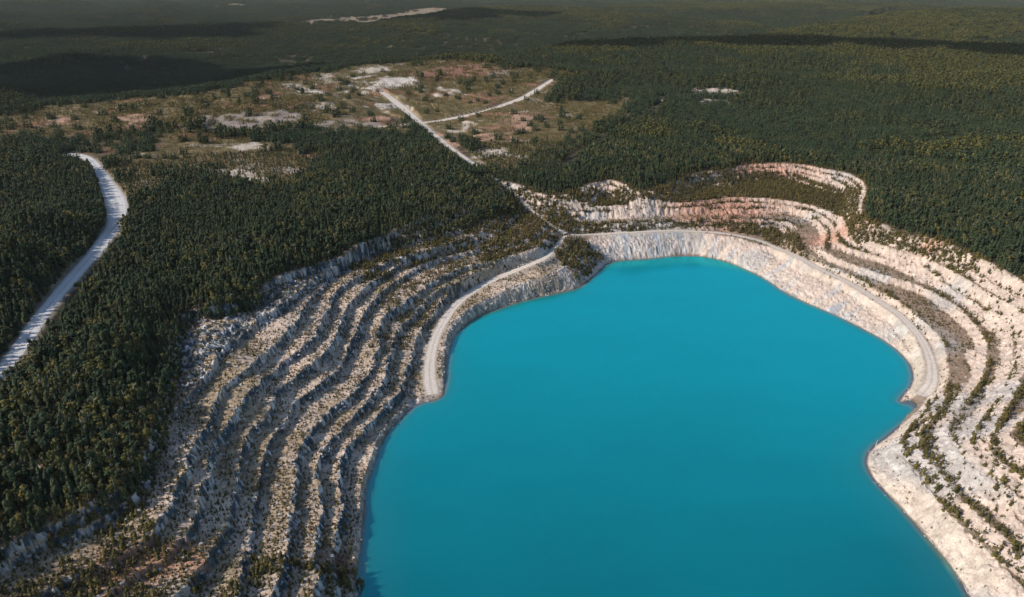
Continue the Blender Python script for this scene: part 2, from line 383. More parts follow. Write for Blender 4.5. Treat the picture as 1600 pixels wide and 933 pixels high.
# steep dips of the far wall keep the sheet single-valued
Z, RD = carve(X, Y, Z.astype(np.float64))
NR, NT = RR.shape
print('heights', NR, NT, round(time.time() - T0, 1))

def tz(x, y):
    """height of the built ground under a point"""
    r = np.hypot(x, y); t = np.arctan2(x, y)
    i = np.clip(np.searchsorted(rr, r) - 1, 0, NR - 2); j = np.clip(np.searchsorted(th, t) - 1, 0, NT - 2)
    u = np.clip((r - rr[i]) / (rr[i + 1] - rr[i]), 0, 1); v = np.clip((t - th[j]) / (th[j + 1] - th[j]), 0, 1)
    g = Z.reshape(NR, NT)
    return (g[i, j] * (1 - u) + g[i + 1, j] * u) * (1 - v) + (g[i, j + 1] * (1 - u) + g[i + 1, j + 1] * u) * v

def warp(x, y, s, a=1.0):
    k = a * np.hypot(x, y) * .03
    return x + k * (fbm(x / 55, y / 70, s, 3) + .4 * fbm(x / 13, y / 13, s + 5, 2)), y + k * 1.6 * (fbm(x / 60 + 7, y / 80, s + 9, 3) + .4 * fbm(x / 13, y / 13, s + 13, 2))
def clearing(x, y):
    m = np.zeros(x.shape, bool); v = vnoise(x / 15, y / 15, 311)
    x2, y2 = warp(x, y, 301, .55)
    for p, c in PATCHW: m |= inside(x2, y2, p) & (v < (.85 if c in ('white', 'field', 'pale', 'orange') else .55))
    return m
def region_masks(x, y):
    sp = np.zeros(x.shape, np.float32); md = np.zeros(x.shape, np.float32)
    for w_ in (.5, 1.0, 1.7):
        x2, y2 = warp(x, y, 303, w_)
        a = np.zeros(x.shape, bool); b = np.zeros(x.shape, bool)
        for p in SPARSE: a |= inside(x2, y2, p)
        for p in MEDIUM: b |= inside(x2, y2, p)
        sp += a / 3; md += (b & ~a) / 3
    return sp, md

# ground colours (albedo)
g = in_grid(X, Y)
C = np.empty((len(X), 3), np.float32)
C[:] = (.050, .042, .026)
n1 = fbm(X / 40, Y / 40, 51, 3); n2 = fbm(X / 9, Y / 9, 53, 3); n3 = fbm(X / 2.0, Y / 2.0, 55, 2)
sp, md = region_masks(X, Y)
def mix(mask, col, amt):
    a = (mask * amt)[:, None] if np.ndim(amt) else (mask * float(amt))[:, None]
    C[:] = C * (1 - a) + np.array(col, np.float32) * a
mix(md, (.085, .068, .038), 1.0); mix(sp, (.135, .102, .050), 1.0)
speck = sstep(.34, .46, fbm(X / 26, Y / 14, 57, 3) * .7 + n1 * .5)
mix(sp, (.33, .28, .22), speck * .75)
mix(sp, (.24, .12, .08), sstep(.25, .5, fbm(X / 70 + 4, Y / 60, 58, 2)) * .7)
XW, YW = warp(X, Y, 301, .55); n4 = fbm(X / 24, Y / 24, 59, 3)
for p, c in PATCHW:
    d, _ = seg_dist(XW, YW, p, True, maxd=70)
    ins = inside(XW, YW, p)
    s = np.where(ins, d, -d); s[d > 900] = np.where(ins[d > 900], 400, -400)
    sc = 3 + 0.006 * RR.ravel()
    a = sstep(-.8, .8, s / sc * .6 + 1.2 * n2 + 2.4 * n4)
    tone = 1 + .25 * n2 + .2 * n3
    a = a * (.9 if c in ('white', 'field', 'pale') else .75)
    C[:] = C * (1 - a[:, None]) + np.array(CC[c], np.float32) * tone[:, None] * a[:, None]
# quarry
q = g & (OUT < 6)
m = np.flatnonzero(q)
xx, yy = X[m], Y[m]
wl = sstep(LEFTX + 20, LEFTX - 30, xx) * sstep(760, 690, yy)
fc = FACE[m]
tone = (1 + .22 * n2[m] + .28 * n3[m])[:, None]
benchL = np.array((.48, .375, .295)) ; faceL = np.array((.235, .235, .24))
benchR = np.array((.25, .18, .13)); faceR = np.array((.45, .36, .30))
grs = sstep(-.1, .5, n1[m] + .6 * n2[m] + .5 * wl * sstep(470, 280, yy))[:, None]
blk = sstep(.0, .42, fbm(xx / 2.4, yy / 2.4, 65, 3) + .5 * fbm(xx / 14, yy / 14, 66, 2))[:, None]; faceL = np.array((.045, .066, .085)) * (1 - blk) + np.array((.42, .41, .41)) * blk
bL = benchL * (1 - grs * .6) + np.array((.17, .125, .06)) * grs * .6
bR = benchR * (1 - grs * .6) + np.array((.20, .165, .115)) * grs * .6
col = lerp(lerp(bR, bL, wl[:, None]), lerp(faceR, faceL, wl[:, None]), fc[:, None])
grey = sstep(.05, .45, fbm(xx / 45 + 9, yy / 45, 61, 2))[:, None] * (1 - wl[:, None])
col = lerp(col, np.array((.34, .335, .33)), grey * .6)
# iron stained ground on the far benches
pr = onland([(1105,318),(1150,330),(1130,345),(1300,372),(1462,380),(1180,265)])
for (cx, cy), rad in zip(pr, (26, 30, 24, 22, 9, 40)):
    e = np.exp(-(((xx - cx) / (rad * 1.7)) ** 2 + ((yy - cy) / rad) ** 2))[:, None] * (1 - wl[:, None])
    col = lerp(col, np.array((.40, .215, .15)), np.clip(e * (1.0 + .6 * n2[m][:, None]), 0, .8))
# blue grey streaks down the cliff at the head of the lake
ds = samp(SDF['shore'], xx, yy); d1 = samp(SDF['rim1'], xx, yy)
_, par = seg_dist(xx, yy, shore, True)
stk = sstep(.15, .5, fbm(par * 2.6, ds / 40, 63, 3)) * (ds > 0) * (d1 < 0) * (1 - wl) * sstep(600, 640, yy)
col = lerp(col, np.array((.30, .33, .37)), (stk * .75)[:, None])
wet = sstep(1.0, .2, ds + .5 * n2[m])[:, None]
col = lerp(col, np.array((.13, .085, .065)), wet * .75)
edge = sstep(6, -2, OUT[m] + 3 * n2[m])[:, None]
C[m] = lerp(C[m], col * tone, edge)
for p, c in PATCHW[-5:-1]:
    ins = inside(xx, yy, p); d, _ = seg_dist(xx, yy, p, True)
    a = sstep(-1.2, 1.2, np.where(ins, d, -d) / 4 + 1.5 * n2[m])[:, None] * .75
    C[m] = lerp(C[m], np.array(CC[c]) * tone, a)
sh = sstep(5, .5, RD + 2.5 * n2)
C[:] = lerp(C, np.array((.40, .34, .27)) * (1 + .2 * n3)[:, None], (sh * .45 * (RR.ravel() < 2500))[:, None])
C = np.clip(C, .012, .75)

def mesh_from(name, verts, faces4, mat, attrs=None, smooth=False):
    me = D.meshes.new(name)
    verts = np.asarray(verts, np.float32); f = np.asarray(faces4, np.int32)
    k = f.shape[1]
    me.vertices.add(len(verts)); me.vertices.foreach_set('co', verts.ravel())
    me.loops.add(f.size); me.loops.foreach_set('vertex_index', f.ravel())
    me.polygons.add(len(f)); me.polygons.foreach_set('loop_start', np.arange(0, f.size, k, dtype=np.int32))
    me.polygons.foreach_set('use_smooth', np.full(len(f), smooth))
    me.update(calc_edges=True)
    for an, (ty, v) in (attrs or {}).items():
        at = me.attributes.new(an, ty, 'POINT')
        v = np.asarray(v, np.float32)
        if ty == 'FLOAT_COLOR':
            at.data.foreach_set('color', np.column_stack([v, np.ones(len(v))]).astype(np.float32).ravel())
        elif ty == 'FLOAT_VECTOR': at.data.foreach_set('vector', v.ravel())
        elif ty == 'INT': at.data.foreach_set('value', v.astype(np.int32).ravel())
        else: at.data.foreach_set('value', v.ravel())
    if mat: me.materials.append(mat)
    return me
def link(name, me, parent=None, **props):
    o = D.objects.new(name, me); COL.objects.link(o)
    if parent: o.parent = parent
    for k, v in props.items(): o[k] = v
    return o

# ------------------------------------------------------------------ materials
class NT_:
    def __init__(s, name):
        s.m = D.materials.new(name); s.m.use_nodes = True; s.t = s.m.node_tree; s.n = s.t.nodes; s.l = s.t.links
        s.b = s.n['Principled BSDF']
    def add(s, ty, **kw):
        n = s.n.new(ty)
        for k, v in kw.items():
            if k.startswith('i_'): n.inputs[k[2:].replace('_', ' ')].default_value = v
            else: setattr(n, k, v)
        return n
    def noise(s, scale, detail=4, rough=.6):
        tc = s.add('ShaderNodeNewGeometry'); n = s.add('ShaderNodeTexNoise')
        n.inputs['Scale'].default_value = scale; n.inputs['Detail'].default_value = detail; n.inputs['Roughness'].default_value = rough
        s.l.new(tc.outputs['Position'], n.inputs['Vector']); return n
    def ramp(s, src, stops):
        r = s.add('ShaderNodeValToRGB'); e = r.color_ramp.elements
        while len(e) < len(stops): e.new(.5)
        for x, (p, c) in zip(e, stops): x.position = p; x.color = (*c, 1) if len(c) == 3 else c
        s.l.new(src, r.inputs[0]); return r
    def mixc(s, ty, fac, a, b):
        n = s.add('ShaderNodeMix', data_type='RGBA', blend_type=ty)
        if isinstance(fac, (int, float)): n.inputs[0].default_value = fac
        else: s.l.new(fac, n.inputs[0])
        for i, v in ((6, a), (7, b)):
            if isinstance(v, tuple): n.inputs[i].default_value = (*v, 1)
            else: s.l.new(v, n.inputs[i])
        return n.outputs[2]

def ground_mat(name, attr=None, color=None, rough=.95, grain=.35, bump=.5):
    k = NT_(name)
    if attr: base = k.add('ShaderNodeAttribute', attribute_name=attr).outputs['Color']
    else: base = color
    n = k.noise(.9, 6, .65); r = k.ramp(n.outputs['Fac'], [(.25, (1 - grain,) * 3), (.75, (1 + grain,) * 3)])
    n2 = k.noise(.12, 4, .6); r2 = k.ramp(n2.outputs['Fac'], [(.3, (.88, .86, .84)), (.7, (1.1, 1.1, 1.1))])
    c = k.mixc('MULTIPLY', 1.0, base, r.outputs[0]); c = k.mixc('MULTIPLY', 1.0, c, r2.outputs[0])
    k.l.new(c, k.b.inputs['Base Color'])
    k.b.inputs['Roughness'].default_value = rough; k.b.inputs['Specular IOR Level'].default_value = .15
    b = k.add('ShaderNodeBump'); b.inputs['Strength'].default_value = bump; b.inputs['Distance'].default_value = .6
    k.l.new(n.outputs['Fac'], b.inputs['Height']); k.l.new(b.outputs[0], k.b.inputs['Normal'])
    return k.m
M_GROUND = ground_mat('ground', 'ground')
def road_mat(name, color, rut):
    k = NT_(name); a = k.add('ShaderNodeAttribute', attribute_name='lane').outputs['Fac']
    n0 = k.noise(.18, 4, .65); ad = k.add('ShaderNodeMath', operation='MULTIPLY_ADD'); k.l.new(n0.outputs['Fac'], ad.inputs[0]); ad.inputs[1].default_value = .5; k.l.new(a, ad.inputs[2])
    sb = k.add('ShaderNodeMath', operation='SUBTRACT'); k.l.new(ad.outputs[0], sb.inputs[0]); sb.inputs[1].default_value = .25
    dk_ = tuple(v * .85 for v in color); vg = tuple(v * f for v, f in zip(color, (.78, .74, .66)))
    r = k.ramp(sb.outputs[0], [(0, dk_), (.16, color), (.34, rut), (.50, color), (.60, rut), (.80, dk_), (1, vg)])
    n = k.noise(.7, 5, .65); r1 = k.ramp(n.outputs['Fac'], [(.25, (.75,) * 3), (.75, (1.2,) * 3)])
    k.l.new(k.mixc('MULTIPLY', 1.0, r.outputs[0], r1.outputs[0]), k.b.inputs['Base Color']); k.b.inputs['Roughness'].default_value = .95; k.b.inputs['Specular IOR Level'].default_value = .12
    return k.m
def leaf_mat(name, dark, light, autumn, autumn_amt, patch=0.02):
    k = NT_(name)
    tint = k.add('ShaderNodeAttribute', attribute_name='tint').outputs['Fac']
    oi = k.add('ShaderNodeObjectInfo').outputs['Random']
    a = k.add('ShaderNodeMath', operation='ADD'); k.l.new(tint, a.inputs[0]); k.l.new(oi, a.inputs[1])
    fr = k.add('ShaderNodeMath', operation='FRACT'); k.l.new(a.outputs[0], fr.inputs[0])
    c = k.ramp(fr.outputs[0], [(0, dark), (1, light)]).outputs[0]
    n = k.noise(patch, 3, .6)
    rn = k.ramp(n.outputs['Fac'], [(.48, (0, 0, 0)), (.68, (1, 1, 1))])
    th_ = k.add('ShaderNodeMath', operation='MULTIPLY'); k.l.new(rn.outputs[0], th_.inputs[0]); th_.inputs[1].default_value = autumn_amt
    k2 = k.add('ShaderNodeMath', operation='MULTIPLY'); k.l.new(th_.outputs[0], k2.inputs[0]); k.l.new(fr.outputs[0], k2.inputs[1])
    c = k.mixc('MIX', k2.outputs[0], c, autumn)
    k.l.new(c, k.b.inputs['Base Color']); k.b.inputs['Roughness'].default_value = .85; k.b.inputs['Specular IOR Level'].default_value = .12
    return k.m
M_ROAD = {'gravel_road': road_mat('grey_gravel', (.47, .455, .45), (.54, .525, .51)), 'pale': road_mat('pale_gravel', (.50, .44, .38), (.58, .51, .45)), 'dirt': road_mat('dirt', (.34, .27, .21), (.40, .33, .26))}
M_CON = leaf_mat('conifer_needles', (.016, .031, .020), (.050, .066, .028), (.080, .074, .024), .6)
M_BIR = leaf_mat('birch_leaves', (.056, .062, .020), (.130, .110, .030), (.13, .085, .026), .5)
M_YNG = leaf_mat('young_pine_needles', (.040, .042, .015), (.125, .098, .032), (.12, .070, .032), .7, .07)
M_SCR = leaf_mat('scrub_leaves', (.060, .056, .018), (.165, .128, .042), (.15, .085, .035), .6, .03)
M_GRASS = leaf_mat('dry_grass', (.20, .155, .085), (.33, .255, .17), (.13, .11, .045), .6, .05)
def plain(name, c, rough=.8, metallic=0.0):
    k = NT_(name); n = k.noise(3.0); r = k.ramp(n.outputs['Fac'], [(.3, tuple(v * .75 for v in c)), (.7, tuple(min(1, v * 1.2) for v in c))])
    k.l.new(r.outputs[0], k.b.inputs['Base Color']); k.b.inputs['Roughness'].default_value = rough; k.b.inputs['Metallic'].default_value = metallic
    return k.m
M_BARK = plain('pine_bark', (.11, .065, .04)); M_BBARK = plain('birch_bark', (.55, .52, .48)); M_DEAD = plain('bleached_wood', (.62, .58, .54))
M_ROCK = ground_mat('broken_rock', color=(.36, .33, .31), grain=.4)

def water_mat():
    k = NT_('lake_water')
    at = k.add('ShaderNodeAttribute', attribute_name='depth').outputs['Fac']      # metres from the shore
    far_glare = k.add('ShaderNodeAttribute', attribute_name='far_glare').outputs['Fac']
    n = k.noise(.06, 3); ad = k.add('ShaderNodeMath', operation='MULTIPLY_ADD'); k.l.new(n.outputs['Fac'], ad.inputs[0]); ad.inputs[1].default_value = -.03; k.l.new(at, ad.inputs[2])
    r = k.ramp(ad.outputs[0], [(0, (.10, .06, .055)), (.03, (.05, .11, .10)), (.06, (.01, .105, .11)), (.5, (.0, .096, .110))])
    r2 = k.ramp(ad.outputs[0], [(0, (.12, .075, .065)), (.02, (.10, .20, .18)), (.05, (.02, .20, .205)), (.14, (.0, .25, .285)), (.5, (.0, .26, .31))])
    wcol = k.mixc('MIX', far_glare, r.outputs[0], r2.outputs[0])  # dark to bright water colour, standing in for glare towards the far end
    k.n.remove(k.b); df = k.add('ShaderNodeBsdfDiffuse'); gl = k.add('ShaderNodeBsdfGlossy'); fr = k.add('ShaderNodeFresnel'); mx = k.add('ShaderNodeMixShader')
    k.l.new(wcol, df.inputs['Color']); gl.inputs['Color'].default_value = (.10, .92, 1, 1); rf = k.add('ShaderNodeMath', operation='MULTIPLY_ADD'); k.l.new(k.add('ShaderNodeAttribute', attribute_name='ruffle').outputs['Fac'], rf.inputs[0]); rf.inputs[1].default_value = .16; rf.inputs[2].default_value = .05; k.l.new(rf.outputs[0], gl.inputs['Roughness']); fr.inputs['IOR'].default_value = 2.6
    k.l.new(fr.outputs[0], mx.inputs[0]); k.l.new(df.outputs[0], mx.inputs[1]); k.l.new(gl.outputs[0], mx.inputs[2]); k.l.new(mx.outputs[0], k.n['Material Output'].inputs['Surface'])
    w = k.noise(.42, 3, .6); w2 = k.noise(2.2, 2, .5)
    b = k.add('ShaderNodeBump'); b.inputs['Strength'].default_value = .05; b.inputs['Distance'].default_value = 1.0
    b2 = k.add('ShaderNodeBump'); b2.inputs['Strength'].default_value = .08; b2.inputs['Distance'].default_value = .3
    k.l.new(w.outputs['Fac'], b.inputs['Height']); k.l.new(w2.outputs['Fac'], b2.inputs['Height']); k.l.new(b.outputs[0], b2.inputs['Normal'])
    for q_ in (gl, fr): k.l.new(b2.outputs[0], q_.inputs['Normal'])
    return k.m

# ------------------------------------------------------------------ terrain, lake, roads
idx = np.arange(NR * NT).reshape(NR, NT)
quads = np.stack([idx[:-1, :-1].ravel(), idx[:-1, 1:].ravel(), idx[1:, 1:].ravel(), idx[1:, :-1].ravel()], -1)[:, ::-1]
link('terrain', mesh_from('terrain', np.column_stack([X, Y, Z]), quads, M_GROUND, {'ground': ('FLOAT_COLOR', C)}), kind='structure')
# lake: a sheet a little larger than the shoreline, its edge buried in the banks
wx = np.arange(-260, 420, 3.0); wy = np.arange(90, 800, 3.0)
WX, WY = np.meshgrid(wx, wy); wd = samp(SDF['shore'], WX.ravel(), WY.ravel())
keep = (wd < 8).reshape(WX.shape)
cell = keep[:-1, :-1] | keep[1:, :-1] | keep[:-1, 1:] | keep[1:, 1:]
wi = np.arange(WX.size).reshape(WX.shape)
wq = np.stack([wi[:-1, :-1], wi[:-1, 1:], wi[1:, 1:], wi[1:, :-1]], -1)[cell]
for (tx, ty), tr in zip(np.column_stack(unproj([1436, 548], [633, 893], 0.0)), (13.0, 9.0)):
    wd = wd * (1 - .97 * np.exp(-(((WX.ravel() - tx) ** 2 + (WY.ravel() - ty) ** 2) / tr ** 2)))
sx, sy = unproj(1120, 505, 0.0); LX, LY = WX.ravel(), WY.ravel()
far_glare = sstep(170, 640, LY + 40 * fbm(LX / 120, LY / 120, 401, 3) + .10 * LX) * .74 + .06 * fbm(LX / 60, LY / 25, 403, 3)  # glare painted into the lake colour: dark near end, bright far end, slight mottling
far_glare = np.clip(far_glare - .25 * sstep(60, 200, LX - 60) * sstep(420, 250, LY), 0, 1)  # also painted darker towards the lower right
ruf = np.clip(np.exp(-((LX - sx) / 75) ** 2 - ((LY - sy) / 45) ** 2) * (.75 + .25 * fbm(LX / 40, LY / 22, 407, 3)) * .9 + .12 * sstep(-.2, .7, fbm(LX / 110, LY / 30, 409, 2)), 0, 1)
far_glare = np.clip(far_glare, 0, 1)
used = np.unique(wq); remap = np.full(WX.size, -1); remap[used] = np.arange(len(used))
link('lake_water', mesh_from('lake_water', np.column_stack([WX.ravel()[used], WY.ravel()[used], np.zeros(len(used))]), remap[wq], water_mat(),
     {'depth': ('FLOAT', np.clip(-wd[used], 0, 60) / 60.0), 'far_glare': ('FLOAT', far_glare[used]), 'ruffle': ('FLOAT', ruf[used])}, True), kind='structure')
for nm, p in ROADW.items():
    tan = np.gradient(p[:, :2], axis=0); tan /= np.linalg.norm(tan, axis=1)[:, None] + 1e-9
    nor = np.column_stack([-tan[:, 1], tan[:, 0]])
    rows = []
    for k, s in enumerate((-1.12, -1, -.66, -.33, 0, .33, .66, 1, 1.12)):
        wob = 0.7 * fbm(p[:, 0] / 7 + k, p[:, 1] / 7, 71 + k, 2) * (abs(s) >= 1)
        q = p[:, :2] + nor * ((p[:, 3] / 2) * s + wob * np.sign(s))[:, None]
        h = np.maximum(tz(q[:, 0], q[:, 1]) + .10, p[:, 2] - .05) if abs(s) <= 1 else tz(q[:, 0], q[:, 1]) - 1.0
        rows.append(np.column_stack([q, h]))
    V = np.stack(rows, 1); n, w, _ = V.shape
    ii = np.arange(n * w).reshape(n, w)
    f = np.stack([ii[:-1, :-1].ravel(), ii[1:, :-1].ravel(), ii[1:, 1:].ravel(), ii[:-1, 1:].ravel()], -1)[:, ::-1]
    mat = M_ROAD['gravel_road'] if nm == 'gravel_road' else M_ROAD['dirt'] if nm == 'forest_track' else M_ROAD['pale']
    link(nm, mesh_from(nm, V.reshape(-1, 3), f, mat, {'lane': ('FLOAT', np.tile(np.abs(np.array((-1.12, -1, -.66, -.33, 0, .33, .66, 1, 1.12))), n))}), kind='structure')
print('ground built', round(time.time() - T0, 1))

# ------------------------------------------------------------------ plants: meshes
def tube(pts, rad, n=6):
    V, Fc = [], []
    for (p, r) in zip(pts, rad):
        for i in range(n):
            a = 2 * math.pi * i / n; V.append((p[0] + r * math.cos(a), p[1] + r * math.sin(a), p[2]))
    for k in range(len(pts) - 1):
        for i in range(n):
            j = (i + 1) % n; Fc.append((k * n + i, k * n + j, (k + 1) * n + j, (k + 1) * n + i))
    return V, Fc
def merge(parts):
    V, Fc = [], []
    for v, f in parts:
        o = len(V); V += v; Fc += [tuple(i + o for i in q) for q in f]
    return V, Fc
def leafset(quads, tints):
    V = np.array(quads, np.float32).reshape(-1, 3); f = np.arange(len(V)).reshape(-1, 4)
    return V, f, np.repeat(np.array(tints, np.float32), 4)
def crown_conifer(seed, h=1.0, tiers=11, per=8, rad=.16, low=.14, tip=.03):
    """unit-height conifer: whorls of drooping boughs, uneven"""
    r = random.Random(seed); Q, Tn = [], []
    for t in range(tiers):
        f = t / (tiers - 1.0); z = low + (1 - low) * f ** .92
        R = rad * (1 - f) ** .8 + tip * .5
        for i in range(max(4, int(per * (1 - .45 * f)))):
            if r.random() < .10: continue
            a = 2 * math.pi * (i + r.random() * .9) / per + t * 1.3; L = R * r.uniform(.6, 1.18); w = L * r.uniform(.34, .55) + .010
            ca, sa = math.cos(a), math.sin(a); zz = z + r.uniform(-.025, .025); dr = L * r.uniform(.25, .6)
            up = L * r.uniform(.2, .5) + .012
            p0 = (0, 0, zz + up); p1 = (ca * L * .6 - sa * w, sa * L * .6 + ca * w, zz - dr * .3)
            p2 = (ca * L, sa * L, zz - dr); p3 = (ca * L * .6 + sa * w, sa * L * .6 - ca * w, zz - dr * .3)
            Q += [p0, p1, p2, p3]; Tn.append(r.random() * .35)
    Q += [(-.012, 0, .93), (0, -.012, .93), (.012, 0, .93), (0, 0, 1.03)]; Tn.append(.3)
    return leafset(Q, Tn)
def crown_round(seed, n=210, rad=.23, low=.28, clumps=11, leaf=.045):
    r = random.Random(seed); Q, Tn = [], []
    cs = []
    for i in range(clumps):
        f = r.random(); a = r.uniform(0, 6.28); zz = low + (1 - low - .08) * f
        R = rad * math.sin(math.pi * min(.97, max(.12, f * .85 + .12))) * r.uniform(.3, .85)
        cs.append((R * math.cos(a), R * math.sin(a), zz, r.uniform(.06, .11), r.random() * .4))
    for i in range(n):
        c = r.choice(cs)
        d = [r.gauss(0, 1) for _ in range(3)]; L = math.sqrt(sum(q * q for q in d)) + 1e-6
        s = c[3] * r.uniform(.55, 1.1); p = [c[k] + d[k] / L * s for k in range(3)]
        nrm = [d[0] / L, d[1] / L, d[2] / L + .5]
        u = np.cross(nrm, (r.random(), r.random(), r.random())); u = u / (np.linalg.norm(u) + 1e-6); v = np.cross(nrm, u); v = v / (np.linalg.norm(v) + 1e-6)
        e = leaf * r.uniform(.6, 1.3); p = np.array(p)
        Q += [tuple(p - u * e), tuple(p - v * e * .8), tuple(p + u * e), tuple(p + v * e * .8)]; Tn.append(c[4] + r.random() * .1)
    return leafset(Q, Tn)
def trunk_mesh(name, mat, r0, top, bend=0.0, seed=0, limbs=0, n=6):
    r = random.Random(seed)
    pts = [(bend * f * f * r.uniform(.7, 1.3), bend * .6 * f * f, top * f - .03 * (f == 0)) for f in (0, .25, .5, .75, 1)]
    parts = [tube(pts, [r0 * (1 - .82 * f) for f in (0, .25, .5, .75, 1)], n)]
    for i in range(limbs):
        f = r.uniform(.35, .85); a = r.uniform(0, 6.28); L = r.uniform(.10, .22) * top; z = top * f
        b = (bend * f * f, bend * .6 * f * f, z)
        parts.append(tube([b, (b[0] + L * .6 * math.cos(a), b[1] + L * .6 * math.sin(a), z + L * .5), (b[0] + L * math.cos(a), b[1] + L * math.sin(a), z + L * .9)], [r0 * .4, r0 * .25, r0 * .08], 4))
    V, f = merge(parts)
    return mesh_from(name, np.array(V), np.array(f), mat)
def leafmesh(name, data, mat):
    V, f, t = data
    return mesh_from(name, V, f, mat, {'tint': ('FLOAT', t)})
KINDS = {
 'conifer_tree': dict(crowns=[leafmesh('conifer_crown', crown_conifer(s, rad=r_, tiers=t_), M_CON) for s, r_, t_ in ((1, .17, 12), (2, .20, 11), (3, .14, 13), (4, .16, 10))] + [leafmesh('pine_crown', crown_round(s, n_, r_, lo_, cl_, .05), M_CON) for s, n_, r_, lo_, cl_ in ((5, 240, .15, .18, 12), (6, 220, .19, .32, 10))],
                      trunk=trunk_mesh('conifer_trunk', M_BARK, .016, .9, .005, 3)),
 'birch_tree': dict(crowns=[leafmesh('birch_crown', crown_round(s, 230, rad=r_), M_BIR) for s, r_ in ((11, .21), (12, .26), (13, .18))],
                    trunk=trunk_mesh('birch_trunk', M_BBARK, .013, .85, .03, 5, 4)),
 'young_pine': dict(crowns=[leafmesh('young_pine_crown', crown_conifer(s, rad=r_, tiers=7, per=7, low=.08), M_YNG) for s, r_ in ((21, .26), (22, .33))] + [leafmesh('young_pine_crown', crown_round(23, 110, .34, .10, 8, .075), M_YNG)],
                    trunk=trunk_mesh('young_pine_trunk', M_BARK, .028, .8, .01, 6, 2)),
}

# ------------------------------------------------------------------ plants: where they stand
def jitter(x0, x1, y0, y1, s):
    a = np.arange(x0, x1, s); b = np.arange(y0, y1, s)
    A, B = np.meshgrid(a, b); n = A.size
    return A.ravel() + rng.uniform(-.48, .48, n) * s, B.ravel() + rng.uniform(-.48, .48, n) * s
def wedge(x, y, r0, r1):
    r = np.hypot(x, y); t = np.abs(np.arctan2(x, y))
    return (r > r0) & (r < r1) & (t < math.radians(47.0 if r1 < 1300 else 43.0))
NEAR = 1150.0
pts = {k: [] for k in KINDS}     # x, y, height, variant
x, y = jitter(-900, 900, 110, NEAR, 3.4)
k = wedge(x, y, 120, NEAR); x, y = x[k], y[k]
_, fc, out = terrain(x, y, False); _, rd = carve(x, y, np.zeros_like(x)); sp, md = region_masks(x, y); cl = clearing(x, y)
fb, _ = seg_dist(x, y, FIREBREAK)
u = rng.random(len(x)); big = fbm(x / 70, y / 70, 81, 3); small = fbm(x / 18, y / 18, 83, 2)
west = x < LEFTX - 40
usp = rng.random(len(x)); isp = usp < sp; imd = ~isp & (rng.random(len(x)) < md)
lim = np.where(west & (y < 560), -7, 4)
dense = (out > lim) & ~isp & ~imd & ~cl & (rd > 1.6) & (fb > 9)
TOPW = world_line([(520,404),(566,392),(620,382),(700,364),(768,336),(808,320),(800,290),(772,276),(690,318),(620,354),(560,376)], .8)
CORNER = world_line([(-80,690),(120,670),(222,680),(200,735),(130,785),(40,822),(-80,860)], .75)
tw = inside(x, y, TOPW) | inside(x, y, CORNER); dense = dense | (tw & (out > -60) & (rd > 2) & (u < .82))
trk, _ = seg_dist(x, y, ROADW['dirt_track'][:, :2], maxd=40); lane = (trk < 17) & (np.hypot(x, y) > 985)
tr2, _ = seg_dist(x, y, ROADW['plateau_road'][:, :2], maxd=80); lane |= tr2 < np.where(x < -90, 58, 30)
gr, gp_ = seg_dist(x, y, ROADW['gravel_road'][:, :2], maxd=40); gp_ = np.clip(gp_.astype(int), 0, len(ROADW['gravel_road']) - 1)
lane |= (gr < 15) & (x > ROADW['gravel_road'][gp_, 0]) & (np.hypot(x, y) < 800)
dense &= ~lane
prob = np.where(dense, .90, np.where(imd, .80, .66)) * (out > np.where(tw, -60, np.minimum(lim, 2))) * np.where(lane, .35, 1) * (rd > 1.6) * (fb > 9)
prob = np.where(cl & (out > 2), .07, prob)
keep = u < prob
x, y, out, sp, md, big, small, dense = [a[keep] for a in (x, y, out, isp, imd, big, small, dense)]
v = rng.random(len(x))
isb = v < np.clip(.17 + .45 * big + .35 * small + .10 * (x < 0) * (y < 560), .03, .6)
ht = np.where(dense, (6.5 + 9 * rng.random(len(x)) ** .9) * (1 + .25 * big), np.where(md | (rng.random(len(x)) < .12), rng.uniform(4.5, 9, len(x)), rng.uniform(2.5, 6, len(x))))
ht = np.where(dense & (out < 14), ht * .8, ht); ht = np.where(lane[keep], rng.uniform(1, 2.6, len(x)), ht)
small_ = ht < 5.5
for kind, m in (('birch_tree', isb & ~small_), ('conifer_tree', ~isb & ~small_), ('young_pine', small_)):
    pts[kind].append(np.column_stack([x, y, ht * (.92 if kind == 'birch_tree' else 1)])[m])
# the pit: saplings on the benches
x, y = jitter(-460, 700, 110, 1100, 2.1)
k = wedge(x, y, 120, NEAR) & in_grid(x, y); x, y = x[k], y[k]
_, fc, out = terrain(x, y, False); _, rd = carve(x, y, np.zeros_like(x)); ds = samp(SDF['shore'], x, y)
d1 = samp(SDF['rim1'], x, y)
ok = (out < 3) & (ds > 1.2) & (rd > .8)
x, y, fc, out, rd, ds, d1 = [a[ok] for a in (x, y, fc, out, rd, ds, d1)]
wl = sstep(LEFTX + 20, LEFTX - 30, x) * sstep(760, 690, y)
cl = fbm(x / 16, y / 16, 91, 2); cl2 = fbm(x / 45, y / 45, 93, 2)
near_c = np.full(x.shape, 99.0)
for kk in range(1, 10):
    sd = ring_sd(kk, x, y, wl); near_c = np.where((sd > .5), np.minimum(near_c, sd), near_c)
row = sstep(9, 2.5, near_c + 5 * fbm(x / 8, y / 8, 105, 2) + 1) * sstep(-.25, .25, fbm(x / 26, y / 26, 104, 3) + .18 * np.sin(near_c))                                            # young trees stand along the outer lip of each bench
s4, s6, s5 = samp(SDF[4], x, y), samp(SDF[6], x, y), samp(SDF[7], x, y)
